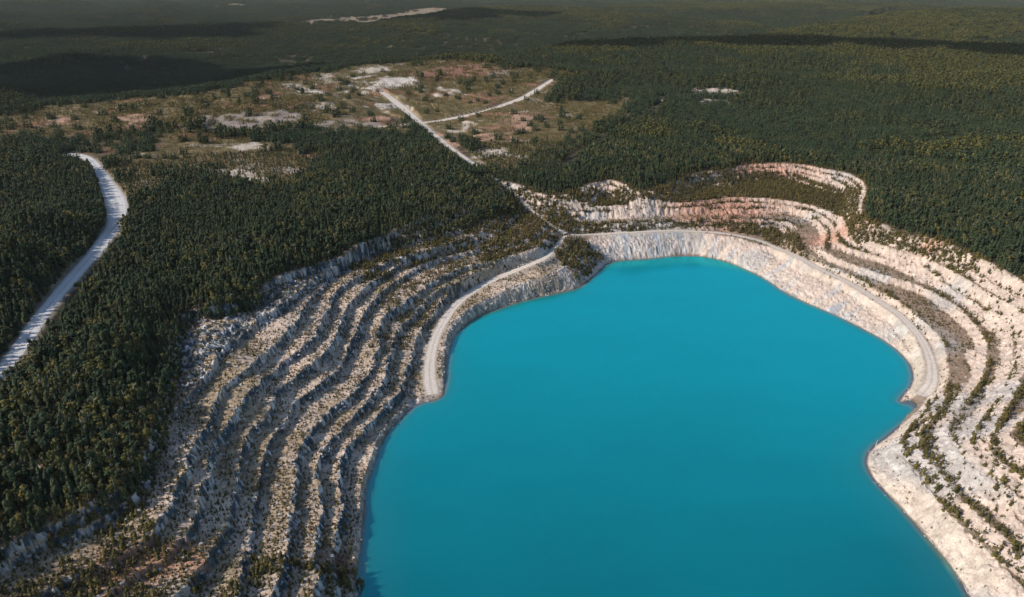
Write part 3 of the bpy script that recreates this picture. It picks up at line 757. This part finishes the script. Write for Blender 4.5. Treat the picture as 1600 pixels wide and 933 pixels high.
row = np.maximum(row, sstep(20, 8, np.where(ring_sd(1, x, y, wl) > .5, ring_sd(1, x, y, wl), 99) + 8 * fbm(x / 9, y / 9, 106, 2)) * (y < 470) * (x > LEFTX))
bench_far = (s4 > 1) & (s6 < 4) & (y > 640)
lake_bench = (samp(SDF[1], x, y) < 0) & (d1 > 4) & (y > 560)
gate = inside(x, y, onland([(684,404),(742,372),(800,330),(812,300),(852,300),(900,345),(940,352),(1010,350),(1010,362),(930,362),(890,364),(930,392),(944,404),(905,446),(880,415),(860,388),(800,398),(750,424),(690,440)]))
pR = (1 - fc * .80) * np.clip(row * (1.1 + 1.1 * cl) + .21 + .3 * cl2 + .45 * sstep(.15, .45, fbm(x / 11, y / 15, 107, 2)), .03, .95)
pR = np.where(bench_far, .62 + .3 * cl, pR); pR = np.where(lake_bench, .45 + .6 * cl, pR)
pL = (1 - fc * .5) * (.40 + .45 * cl + .15 * cl2 + .12 * sstep(420, 330, y) + .30 * sstep(430, 270, y)) + .05
pr = lerp(pR, pL, wl); road_bench = inside(x, y, onland([(890,351),(1060,346),(1130,348),(1200,350),(1245,366),(1258,396),(1236,392),(1190,372),(1120,357),(1060,354),(1000,358),(900,361)]))
gate |= road_bench
pr = np.where(gate, .50 + .3 * cl, pr)
topw = inside(x, y, onland([(540,402),(620,374),(700,357),(765,312),(806,300),(832,345),(800,372),(745,396),(660,407),(590,424),(556,424)]))
midb = inside(x, y, onland([(590,440),(700,395),(750,398),(750,440),(690,480),(640,540),(612,565),(575,545),(596,490)]))
pr = np.where(midb & (d1 > 2), np.maximum(pr, (.30 + .55 * cl) * (1 - .5 * fc)), pr)
pr = np.where(topw, .52 + .45 * cl, pr)
pr = np.where((d1 < 0) & ~gate, np.where(wl > .5, pr, .05 + .08 * cl + .5 * sstep(.2, .45, fbm(x / 9, y / 9, 109, 2)) * (y < 560)), pr)
keep = rng.random(len(x)) < pr
x, y, wl, gate, bf, row, d1 = [a[keep] for a in (x, y, wl, gate | topw, bench_far, row, d1)]
ht = lerp(rng.uniform(1.0, 3.2, len(x)) * (1 + 1.1 * row), rng.uniform(1.1, 3.1, len(x)), wl)
ht = np.where(gate | bf, rng.uniform(3.0, 7.0, len(x)), ht)
ht = np.where((d1 < 0) & ~gate, ht * .6, ht)
midb = inside(x, y, onland([(590,440),(700,395),(750,398),(750,440),(690,480),(640,540),(612,565),(575,545),(596,490)])); ht = np.where(midb & (d1 > 2), rng.uniform(1.6, 4.6, len(x)), ht)
pts['young_pine'].append(np.column_stack([x, y, ht]))
# bushes and taller saplings on the lower left slope
x, y = jitter(-380, -60, 110, 360, 3.0)
k = wedge(x, y, 120, NEAR) & (fbm(x / 14, y / 14, 95, 2) > np.where((project(x, y, 40.0)[0] < 240) & (project(x, y, 40.0)[1] < 835), -.35, -.14)) & inside(x, y, onland([(-60,720),(100,700),(200,670),(245,650),(255,700),(225,800),(250,840),(330,860),(560,900),(600,1000),(-60,1000)]))
x, y = x[k], y[k]
pts['young_pine'].append(np.column_stack([x, y, rng.uniform(2.4, 6.6, len(x))]))

# keep the trees that show largest as things of their own, the rest is woodland
def instancer(name, P3, rot, scl, idx, sources, **props):
    me = D.meshes.new(name); me.vertices.add(len(P3)); me.vertices.foreach_set('co', np.asarray(P3, np.float32).ravel())
    a = me.attributes.new('rot', 'FLOAT_VECTOR', 'POINT'); a.data.foreach_set('vector', np.column_stack([np.zeros(len(P3)), np.zeros(len(P3)), rot]).astype(np.float32).ravel())
    a = me.attributes.new('scl', 'FLOAT_VECTOR', 'POINT'); a.data.foreach_set('vector', np.asarray(scl, np.float32).ravel())
    a = me.attributes.new('pick', 'INT', 'POINT'); a.data.foreach_set('value', np.asarray(idx, np.int32))
    o = link(name, me, **props)
    ng = D.node_groups.new(name, 'GeometryNodeTree')
    ng.interface.new_socket('Geometry', in_out='INPUT', socket_type='NodeSocketGeometry'); ng.interface.new_socket('Geometry', in_out='OUTPUT', socket_type='NodeSocketGeometry')
    N, L = ng.nodes, ng.links
    gi, go = N.new('NodeGroupInput'), N.new('NodeGroupOutput'); jn = N.new('GeometryNodeJoinGeometry')
    def named(n, ty):
        q = N.new('GeometryNodeInputNamedAttribute'); q.data_type = ty; q.inputs['Name'].default_value = n; return q.outputs['Attribute']
    er = N.new('FunctionNodeEulerToRotation'); L.new(named('rot', 'FLOAT_VECTOR'), er.inputs[0])
    sc, pk = named('scl', 'FLOAT_VECTOR'), named('pick', 'INT')
    for i, src in enumerate(sources):
        cmp_ = N.new('FunctionNodeCompare'); cmp_.data_type = 'INT'; cmp_.operation = 'EQUAL'
        ins = [s for s in cmp_.inputs if s.type == 'INT']
        L.new(pk, ins[0]); ins[1].default_value = i
        for ob in src:
            oi = N.new('GeometryNodeObjectInfo'); oi.inputs['Object'].default_value = ob; oi.transform_space = 'ORIGINAL'; oi.inputs['As Instance'].default_value = True
            ip = N.new('GeometryNodeInstanceOnPoints')
            L.new(gi.outputs[0], ip.inputs['Points']); L.new(cmp_.outputs[0], ip.inputs['Selection']); L.new(oi.outputs['Geometry'], ip.inputs['Instance'])
            L.new(er.outputs[0], ip.inputs['Rotation']); L.new(sc, ip.inputs['Scale']); L.new(ip.outputs[0], jn.inputs[0])
    L.new(jn.outputs[0], go.inputs[0])
    md_ = o.modifiers.new('scatter', 'NODES'); md_.node_group = ng
    return o

def zone(x, y, px, py, out):
    if out < 3:
        if x < LEFTX: return 0 if py < 700 else 1
        return 2 if py < 640 else 3
    d, _ = seg_dist(np.array([x]), np.array([y]), ROADW['gravel_road'][:, :2])
    if d[0] < 22: return 4
    if px < 420 and py > 560 and out > 45: return 5
    if out < 45 and px < 800: return 6
    return 7
LABEL = {
 'conifer_tree': {0: 'dark green conifer growing among the upper left quarry terraces', 1: 'dark conifer on the bushy lower left terraces', 2: 'dark conifer on the pale right quarry benches', 3: 'dark conifer on the pale lower right benches',
   4: 'dark conifer standing along the edge of the grey gravel road', 5: 'tall dark conifer deep in the lower left forest', 6: 'dark conifer at the forest edge right above the left terraces', 7: 'dark conifer in the forest beyond the quarry'},
 'birch_tree': {0: 'yellow green birch growing among the upper left quarry terraces', 1: 'yellow green birch on the bushy lower left terraces', 2: 'yellow green birch on the pale right quarry benches', 3: 'yellow green birch on the pale lower right benches',
   4: 'yellow green birch standing along the edge of the grey gravel road', 5: 'golden green birch among dark conifers of the lower left forest', 6: 'golden green birch at the forest edge right above the left terraces', 7: 'golden green birch in the forest beyond the quarry'},
 'young_pine': {0: 'small olive young pine on the grey upper left terraces', 1: 'small olive young pine on the bushy lower left slope', 2: 'small olive young pine on the pale right benches above the quarry road', 3: 'brownish young pine in a row on the pale lower right bench',
   4: 'small young pine beside the grey gravel road', 5: 'small young pine under the lower left forest', 6: 'small young pine at the forest edge above the left terraces', 7: 'small young pine on scrubby ground beyond the quarry'}}
GROUP = {'conifer_tree': 'conifers ', 'birch_tree': 'birches ', 'young_pine': 'young pines '}
ZG = {0: 'on the upper left terraces', 1: 'on the lower left terraces', 2: 'on the right benches', 3: 'on the lower right benches', 4: 'along the gravel road', 5: 'in the lower left forest', 6: 'at the left forest edge', 7: 'beyond the quarry'}
CAT = {'conifer_tree': 'conifer', 'birch_tree': 'birch', 'young_pine': 'young pine'}
STUFF = {'conifer_tree': 'conifer_forest', 'birch_tree': 'birch_woods', 'young_pine': 'young_pine_scrub'}
N_SINGLE = 300
for kind, K in KINDS.items():
    A = np.vstack(pts[kind]); zz = tz(A[:, 0], A[:, 1])
    px, py, dp = project(A[:, 0], A[:, 1], zz + A[:, 2] * .5)
    size = A[:, 2] * F / dp
    frame = (px > 4) & (px < 1596) & (py > 6) & (py < 927)
    var = rng.integers(0, len(K['crowns']), len(A)); rot = rng.uniform(0, 6.28, len(A)); wid = rng.uniform(.85, 1.25, len(A))
    order = np.argsort(-np.where(frame, size, 0))[:N_SINGLE]
    protos = {}
    _, _, outd = terrain(A[order, 0], A[order, 1], False)
    for j, i in enumerate(order):
        e = D.objects.new(kind, None); COL.objects.link(e)
        e.empty_display_size = .5
        e.location = (A[i, 0], A[i, 1], zz[i] - .1); e.rotation_euler = (0, 0, rot[i]); e.scale = (A[i, 2] * wid[i], A[i, 2] * wid[i], A[i, 2])
        zn = zone(A[i, 0], A[i, 1], px[i], py[i], outd[j])
        e['label'] = LABEL[kind][zn]; e['category'] = CAT[kind]; e['group'] = GROUP[kind] + ZG[zn]
        v = int(var[i])
        c = D.objects.new('crown', K['crowns'][v]); t = D.objects.new('trunk', K['trunk'])
        for o in (c, t): COL.objects.link(o); o.parent = e
        protos.setdefault(v, (c, t))
    rest = np.ones(len(A), bool); rest[order] = False
    rest &= (px > -120) & (px < 1720) & (py < 1080)
    R = A[rest]
    srcs = []
    for v in range(len(K['crowns'])):
        c = D.objects.new('crown', K['crowns'][v]); t = D.objects.new('trunk', K['trunk'])
        srcs.append(protos[v] if v in protos else (c, t))
    w = wid[rest]
    instancer(STUFF[kind], np.column_stack([R[:, :2], zz[rest] - .1]), rot[rest], np.column_stack([R[:, 2] * w, R[:, 2] * w, R[:, 2]]), var[rest], srcs, kind='stuff')
    print(kind, len(A), 'single sizes px', size[order[0]], size[order[-1]])

# far woodland: clumps of trees
def clump(name, seed, n, rad, hmin, hmax, birch, mat=None):
    r = random.Random(seed); Vs, Fs, Ts, Ms = [], [], [], []; o = 0
    cc = [crown_conifer(seed * 7 + i, tiers=5, per=5, rad=.21, low=.12) for i in range(3)] + [crown_round(seed * 3 + i, 30, .15, .2, 7, .085) for i in range(1)]; bb = [crown_round(seed * 5 + i, 30, .17, .25, 6, .09) for i in range(2)]
    for i in range(n):
        b = r.random() < birch; V, f, t = (r.choice(bb) if b else r.choice(cc))
        h = r.uniform(hmin, hmax); a = r.uniform(0, 6.28); d = rad * math.sqrt(r.random()); al = r.uniform(0, 6.28); ca, sa = math.cos(al), math.sin(al); w = r.uniform(.9, 1.3)
        q = np.column_stack([(V[:, 0] * ca - V[:, 1] * sa) * h * w + d * math.cos(a), (V[:, 0] * sa + V[:, 1] * ca) * h * w + d * math.sin(a), V[:, 2] * h - .4])
        Vs.append(q); Fs.append(f + o); Ts.append(np.mod(t + r.random() * .6, 1)); Ms.append(np.full(len(f), 1 if b else 0)); o += len(V)
    me = mesh_from(name, np.vstack(Vs), np.vstack(Fs), mat or M_CON, {'tint': ('FLOAT', np.concatenate(Ts))})
    me.materials.append(M_BIR); me.polygons.foreach_set('material_index', np.concatenate(Ms).astype(np.int32))
    return D.objects.new(name, me)
def far_wood(name, r0, r1, step, n, rad, hmin, hmax, seed, cover):
    src = [(clump('tree_clump', seed + i, n, rad, hmin, hmax, b, M_SCR if cover == 'sparse' else M_CON),) for i, b in enumerate((.0, .06, .17, .40))]
    R0 = r1
    x, y = jitter(-R0, R0, r0 * .6, R0, step)
    k = wedge(x, y, r0, r1); x, y = x[k], y[k]
    sp, md = region_masks(x, y); cl = clearing(x, y); fb, _ = seg_dist(x, y, FIREBREAK)
    rd = np.full(x.shape, 99.0)
    if r0 < 2500: _, rd = carve(x, y, np.zeros_like(x))
    ok = ~cl & (rd > rad * .8 + 2) & (fb > max(9, rad))
    sp = rng.random(len(x)) < sp; md = rng.random(len(x)) < md
    big = fbm(x / 240, y / 240, 97, 3)
    if cover == 'dense': ok &= (~sp | (rng.random(len(x)) < .05)) & (~md | (rng.random(len(x)) < .45))
    elif cover == 'sparse': ok &= (sp | md)
    ok &= rng.random(len(x)) < (.97 if cover == 'dense' else .8)
    if cover == 'dense' and r0 > 2000: ok &= fbm(x / 500, y / 700, 99, 3) < .62
    lz = land(x, y); big = big + .35 * fbm(x / 90, y / 110, 98, 2) + .85 * np.clip((lz - 62) / 38, -.6, .9)  # birch on crests, dark conifers low down, standing in for valley shade
    st = vnoise(np.floor((x + .4 * y) / 210 + .5 * fbm(x / 150, y / 150, 121, 2)), np.floor((y - .3 * x) / 330 + .5 * fbm(x / 150, y / 150, 123, 2)), 125); big = big + 1.1 * (st - .5)
    big = big - .8 * np.exp(-((x + 900) / 700) ** 2 - ((y - 1750) / 600) ** 2)  # darker conifer clumps stand in for the shaded side behind the spoil hill
    x, y, big, st = x[ok], y[ok], big[ok], st[ok]
    idx = np.clip(((big + .42) * 3.4 + rng.uniform(-.4, .4, len(x))), 0, 3.99).astype(int)
    s = rng.uniform(.85, 1.15, len(x)) * (.8 + .4 * st)
    print(name, len(x))
    return instancer(name, np.column_stack([x, y, tz(x, y)]), rng.uniform(0, 6.28, len(x)), np.column_stack([s, s, s * rng.uniform(.85, 1.1, len(x))]), idx, src, kind='stuff')
far_wood('distant_forest', NEAR - 6, 2600, 11.5, 13, 7.0, 9, 14, 200, 'dense')
far_wood('distant_scrub', NEAR - 6, 2300, 10.5, 15, 7.0, 2.0, 6.5, 220, 'sparse')
far_wood('far_forest', 2590, 12000, 34, 70, 21, 9, 15, 240, 'dense')

# dry grass tufts and broken rock on the benches
def tuft(seed):
    r = random.Random(seed); Q, Tn = [], []
    for i in range(14):
        a = r.uniform(0, 6.28); d = r.uniform(0, .45); cx, cy = d * math.cos(a), d * math.sin(a); w = r.uniform(.1, .22); h = r.uniform(.35, 1); al = r.uniform(0, 6.28); lx, ly = r.uniform(-.3, .3), r.uniform(-.3, .3)
        ca, sa = math.cos(al) * w, math.sin(al) * w
        Q += [(cx - ca, cy - sa, -.1), (cx + ca, cy + sa, -.1), (cx + lx + ca * .5, cy + ly + sa * .5, h), (cx + lx - ca * .5, cy + ly - sa * .5, h * .9)]; Tn.append(r.random() * .5)
    return D.objects.new('grass_tuft', leafmesh('grass_tuft', leafset(Q, Tn), M_GRASS))
def boulder(seed):
    import bmesh
    bm = bmesh.new(); bmesh.ops.create_icosphere(bm, subdivisions=1, radius=.5); r = random.Random(seed)
    for v in bm.verts: v.co *= r.uniform(.6, 1.25); v.co.z *= .75
    me = D.meshes.new('rock'); bm.to_mesh(me); bm.free(); me.materials.append(M_ROCK)
    return D.objects.new('rock', me)
x, y = jitter(-460, 620, 110, 900, 2.0)
k = wedge(x, y, 120, NEAR) & in_grid(x, y); x, y = x[k], y[k]
_, fc, out = terrain(x, y, False); _, rd = carve(x, y, np.zeros_like(x)); ds = samp(SDF['shore'], x, y)
wl = sstep(LEFTX + 20, LEFTX - 30, x) * sstep(760, 690, y)
gp = (out < 4) & (ds > 2) & (rd > .5) & (rng.random(len(x)) < lerp(.16, .8, wl) * (1 - .7 * fc) * sstep(-.35, .5, fbm(x / 8, y / 8, 101, 3)) * 1.2)
rp = (out < 2) & (ds > -.8) & (rd > .5) & (rng.random(len(x)) < np.maximum(lerp(.22, .75, wl) * (.18 + .82 * fc), .5 * (ds < 3)))
xx, yy = x[gp], y[gp]; s = rng.uniform(.5, 1.25, len(xx))
instancer('dry_grass', np.column_stack([xx, yy, tz(xx, yy)]), rng.uniform(0, 6.28, len(xx)), np.column_stack([s * 1.3, s * 1.3, s]), rng.integers(0, 3, len(xx)), [(tuft(i),) for i in (1, 2, 3)], kind='stuff')
xx, yy = x[rp], y[rp]; s = .6 + rng.random(len(xx)) ** 3 * 2.6
s = s * np.where(xx > LEFTX, .6, 1)
instancer('rubble', np.column_stack([xx, yy, tz(xx, yy)]), rng.uniform(0, 6.28, len(xx)), np.column_stack([s * rng.uniform(.7, 1.5, len(xx)), s, s * rng.uniform(.7, 1.3, len(xx))]), rng.integers(0, 4, len(xx)), [(boulder(i),) for i in (1, 2, 3, 4)], kind='stuff')
print('plants', round(time.time() - T0, 1))

# ------------------------------------------------------------------ bleached dead trees and the cars on the plateau road
def dead_tree(px, py, h, lean, turn, label, seed, limbs=7, r0=.022):
    p = onland([(px, py)])[0]; z0 = float(tz(np.array([p[0]]), np.array([p[1]]))[0])
    e = D.objects.new('dead_tree', None); COL.objects.link(e)
    e.location = (p[0], p[1], max(z0, -.2) - .1); e.rotation_euler = (lean * math.cos(turn), lean * math.sin(turn), turn); e.scale = (h, h, h)
    e['label'] = label; e['category'] = 'dead tree'; e['group'] = 'bleached dead trees'
    link('trunk', trunk_mesh('dead_trunk', M_DEAD, r0, 1.0, .04, seed), e)
    r = random.Random(seed); parts = []
    for i in range(limbs):
        f = r.uniform(.3, .92); a = r.uniform(0, 6.28); L = (1.05 - f) * r.uniform(.25, .5); b = (.04 * f * f, .024 * f * f, f)
        parts.append(tube([b, (b[0] + L * .6 * math.cos(a), b[1] + L * .6 * math.sin(a), f + L * .25), (b[0] + L * math.cos(a), b[1] + L * math.sin(a), f + L * .55)], [r0 * .5, r0 * .32, r0 * .1], 4))
    V, f = merge(parts)
    link('branches', mesh_from('dead_branches', np.array(V), np.array(f), M_DEAD), e)
dead_tree(1368, 698, 6.0, .03, .4, 'bleached dead trunk standing upright at the tip of the right promontory', 1, 3, .03)
dead_tree(1357, 708, 2.6, .35, 1.2, 'short bleached snag leaning over the water at the corner of the right promontory', 2, 4, .03)
dead_tree(1370, 757, 3.0, 1.0, 2.2, 'bleached fallen tree on the shore just below the right promontory', 3, 5, .03)
dead_tree(1384, 776, 3.2, 1.1, 2.6, 'bleached fallen tree on the pale shore second below the right promontory', 4, 5, .03)
dead_tree(1458, 851, 4.2, .9, 2.0, 'branching bleached dead tree lying into the water halfway down the lower right shore', 5, 9, .03)
dead_tree(1512, 928, 4.6, .7, 1.8, 'branching bleached dead tree at the water in the lowest corner of the right shore', 6, 9, .03)
dead_tree(1430, 578, 6.0, .9, .5, 'long bleached dead trunk hanging into the water above the small inlet', 7, 3, .025)
dead_tree(360, 412, 11, .05, .2, 'pale dead snag standing above dark trees of the left forest', 8, 12, .018)
dead_tree(1507, 655, 7, .05, 1.0, 'pale dead trunk standing among young trees on the right benches above the inlet', 9, 6, .018)
M_TYRE = plain('tyre_rubber', (.02, .02, .02)); M_GLASS = plain('car_glass', (.02, .03, .04), .1)
def car(px, py, col, label, turn=0.0, red=False):
    rp_ = ROADW['plateau_road']; p = onland([(px, py)])[0]; i = int(np.argmin(np.hypot(rp_[:, 0] - p[0], rp_[:, 1] - p[1])))
    t = rp_[min(i + 1, len(rp_) - 1), :2] - rp_[max(i - 1, 0), :2]; ang = math.atan2(t[1], t[0]) + turn
    z0 = float(tz(rp_[i:i + 1, 0], rp_[i:i + 1, 1])[0]) + .32
    e = D.objects.new('parked_car', None); COL.objects.link(e); e.location = (rp_[i, 0], rp_[i, 1], max(z0, rp_[i, 2] + .2)); e.rotation_euler = (0, 0, ang)
    e['label'] = label; e['category'] = 'car'
    mat = plain('car_paint', col, .3)
    prof = [(-2.2, .35), (-2.25, .75), (-2.1, .95), (-1.65, 1.0), (-1.15, 1.5), (.55, 1.52), (1.15, 1.02), (2.05, .9), (2.25, .7), (2.2, .35)]
    n = len(prof); V = [(a, -.85 + .12 * (b > 1.1), b) for a, b in prof] + [(a, .85 - .12 * (b > 1.1), b) for a, b in prof]
    me = D.meshes.new('car_body'); me.from_pydata(V, [], [tuple(range(n)), tuple(range(2 * n - 1, n - 1, -1))] + [(i_, (i_ + 1) % n + 0, (i_ + 1) % n + n, i_ + n)[::-1] for i_ in range(n)]); me.materials.append(mat)
    link('body', me, e)
    for q in ([(1.12, -.70, 1.07), (1.12, .70, 1.07), (.62, .64, 1.49), (.62, -.64, 1.49)], [(-1.58, .70, 1.06), (-1.58, -.70, 1.06), (-1.19, -.64, 1.48), (-1.19, .64, 1.48)],
              [(-1.4, -.80, 1.06), (1.0, -.80, 1.06), (.5, -.745, 1.46), (-1.1, -.745, 1.46)], [(1.0, .80, 1.06), (-1.4, .80, 1.06), (-1.1, .745, 1.46), (.5, .745, 1.46)]):
        link('window', mesh_from('car_window', q, [(0, 1, 2, 3)], M_GLASS), e)
    for a in (-1.35, 1.4):
        for b in (-.8, .8):
            V = [(a + .33 * math.cos(c * math.pi / 6), b + k * .1, .33 + .33 * math.sin(c * math.pi / 6)) for k in (-1, 1) for c in range(12)]
            me = D.meshes.new('wheel'); me.from_pydata(V, [], [tuple(range(12)), tuple(range(23, 11, -1))] + [(c, (c + 1) % 12, (c + 1) % 12 + 12, c + 12)[::-1] for c in range(12)]); me.materials.append(M_TYRE)
            link('wheel', me, e)
car(737, 177, (.03, .05, .09), 'dark blue car with its windows closed on the pale plateau road')
car(731, 180, (.55, .55, .56), 'pale car just behind the dark blue car on the plateau road')

# ------------------------------------------------------------------ light, sky, camera
SUN_EL, SUN_AZ = math.radians(32), math.radians(255)         # azimuth clockwise from +Y
w = D.worlds.new('World'); SC.world = w; w.use_nodes = True
nt = w.node_tree; bg = nt.nodes['Background']; sky = nt.nodes.new('ShaderNodeTexSky')
sky.sky_type = 'NISHITA'; sky.sun_disc = False; sky.sun_elevation = SUN_EL; sky.sun_rotation = SUN_AZ; sky.altitude = 300; sky.air_density = 1.2; sky.dust_density = .6; sky.ozone_density = 2.0
nt.links.new(sky.outputs[0], bg.inputs[0]); bg.inputs[1].default_value = .13
sl = D.lights.new('sun', 'SUN'); sl.energy = 4.7; sl.angle = math.radians(.53); sl.color = (1, .90, .79)
so = D.objects.new('sun', sl); COL.objects.link(so)
from mathutils import Vector
sd = Vector((math.sin(SUN_AZ) * math.cos(SUN_EL), math.cos(SUN_AZ) * math.cos(SUN_EL), math.sin(SUN_EL)))
so.rotation_euler = sd.to_track_quat('Z', 'Y').to_euler()
# unseen clouds added above the view to cast shade on the far woods
import bmesh
M_SHADE_CLOUD = plain('shade_cloud_white', (.80, .80, .80), 1.0)
CH = 1500.0
off = CH / math.tan(SUN_EL)
def shade_cloud(cx, cy, radius, seed):
    r = random.Random(seed); bm = bmesh.new()
    for i in range(26):
        a = r.uniform(0, 6.28); d = radius * math.sqrt(r.random()) * .85; rr_ = radius * r.uniform(.18, .38)
        g_ = bmesh.ops.create_icosphere(bm, subdivisions=2, radius=rr_)['verts']
        for v in g_:
            k = 1 + .35 * (r.random() - .5)
            v.co = Vector((v.co.x * k + cx + d * math.cos(a), v.co.y * k + cy + d * math.sin(a) * .7, max(v.co.z * k * .6, -.08 * radius) + CH))
    me = D.meshes.new('shade_cloud'); bm.to_mesh(me); bm.free(); me.materials.append(M_SHADE_CLOUD)
    me.polygons.foreach_set('use_smooth', np.ones(len(me.polygons), bool))
    link('shade_cloud', me, kind='structure')
for i, (gx_, gy_, gr_) in enumerate([(-1560, 1600, 420), (-1150, 1860, 400), (-760, 2090, 340), (-330, 2330, 260), (-1250, 2350, 330), (-60, 2700, 230), (480, 2560, 260), (980, 2500, 280), (1500, 2350, 270), (-1700, 3700, 650), (-300, 4700, 600)]):
    shade_cloud(gx_ + sd.x / math.hypot(sd.x, sd.y) * off, gy_ + sd.y / math.hypot(sd.x, sd.y) * off, gr_, 500 + i)
cam = D.cameras.new('camera'); co = D.objects.new('camera', cam); COL.objects.link(co); SC.camera = co
co.location = CAM; co.rotation_euler = (math.pi / 2 - PITCH, 0, 0)
cam.sensor_fit = 'HORIZONTAL'; cam.sensor_width = 36; cam.lens = 36 * F / 1600; cam.clip_start = 1; cam.clip_end = 60000
SC.view_settings.view_transform = 'Standard'; SC.view_settings.look = 'None'; SC.view_settings.gamma = 1; SC.view_settings.exposure = 0.32; SC.view_settings.use_curve_mapping = False
SC.cycles.max_bounces = 4; SC.cycles.diffuse_bounces = 2; SC.cycles.glossy_bounces = 2
hz = NT_('haze_air'); hz.n.remove(hz.b); pv = hz.add('ShaderNodeVolumePrincipled'); pv.inputs['Color'].default_value = (.90, .92, .92, 1); pv.inputs['Density'].default_value = 0.95e-5; pv.inputs['Anisotropy'].default_value = 0.0
hz.l.new(pv.outputs[0], hz.n['Material Output'].inputs['Volume'])
B = 27500.0; zl, zh = float(Z.min()) - 1.5, max(float(Z.max()) + 25, 330.0)
hv = [(sx * B, sy * B, zz_) for zz_ in (zl, zh) for sx, sy in ((-1, -1), (1, -1), (1, 1), (-1, 1))]
link('haze', mesh_from('haze', hv, [(3, 2, 1, 0), (4, 5, 6, 7), (0, 1, 5, 4), (1, 2, 6, 5), (2, 3, 7, 6), (3, 0, 4, 7)], hz.m), kind='stuff')
print('done', round(time.time() - T0, 1))
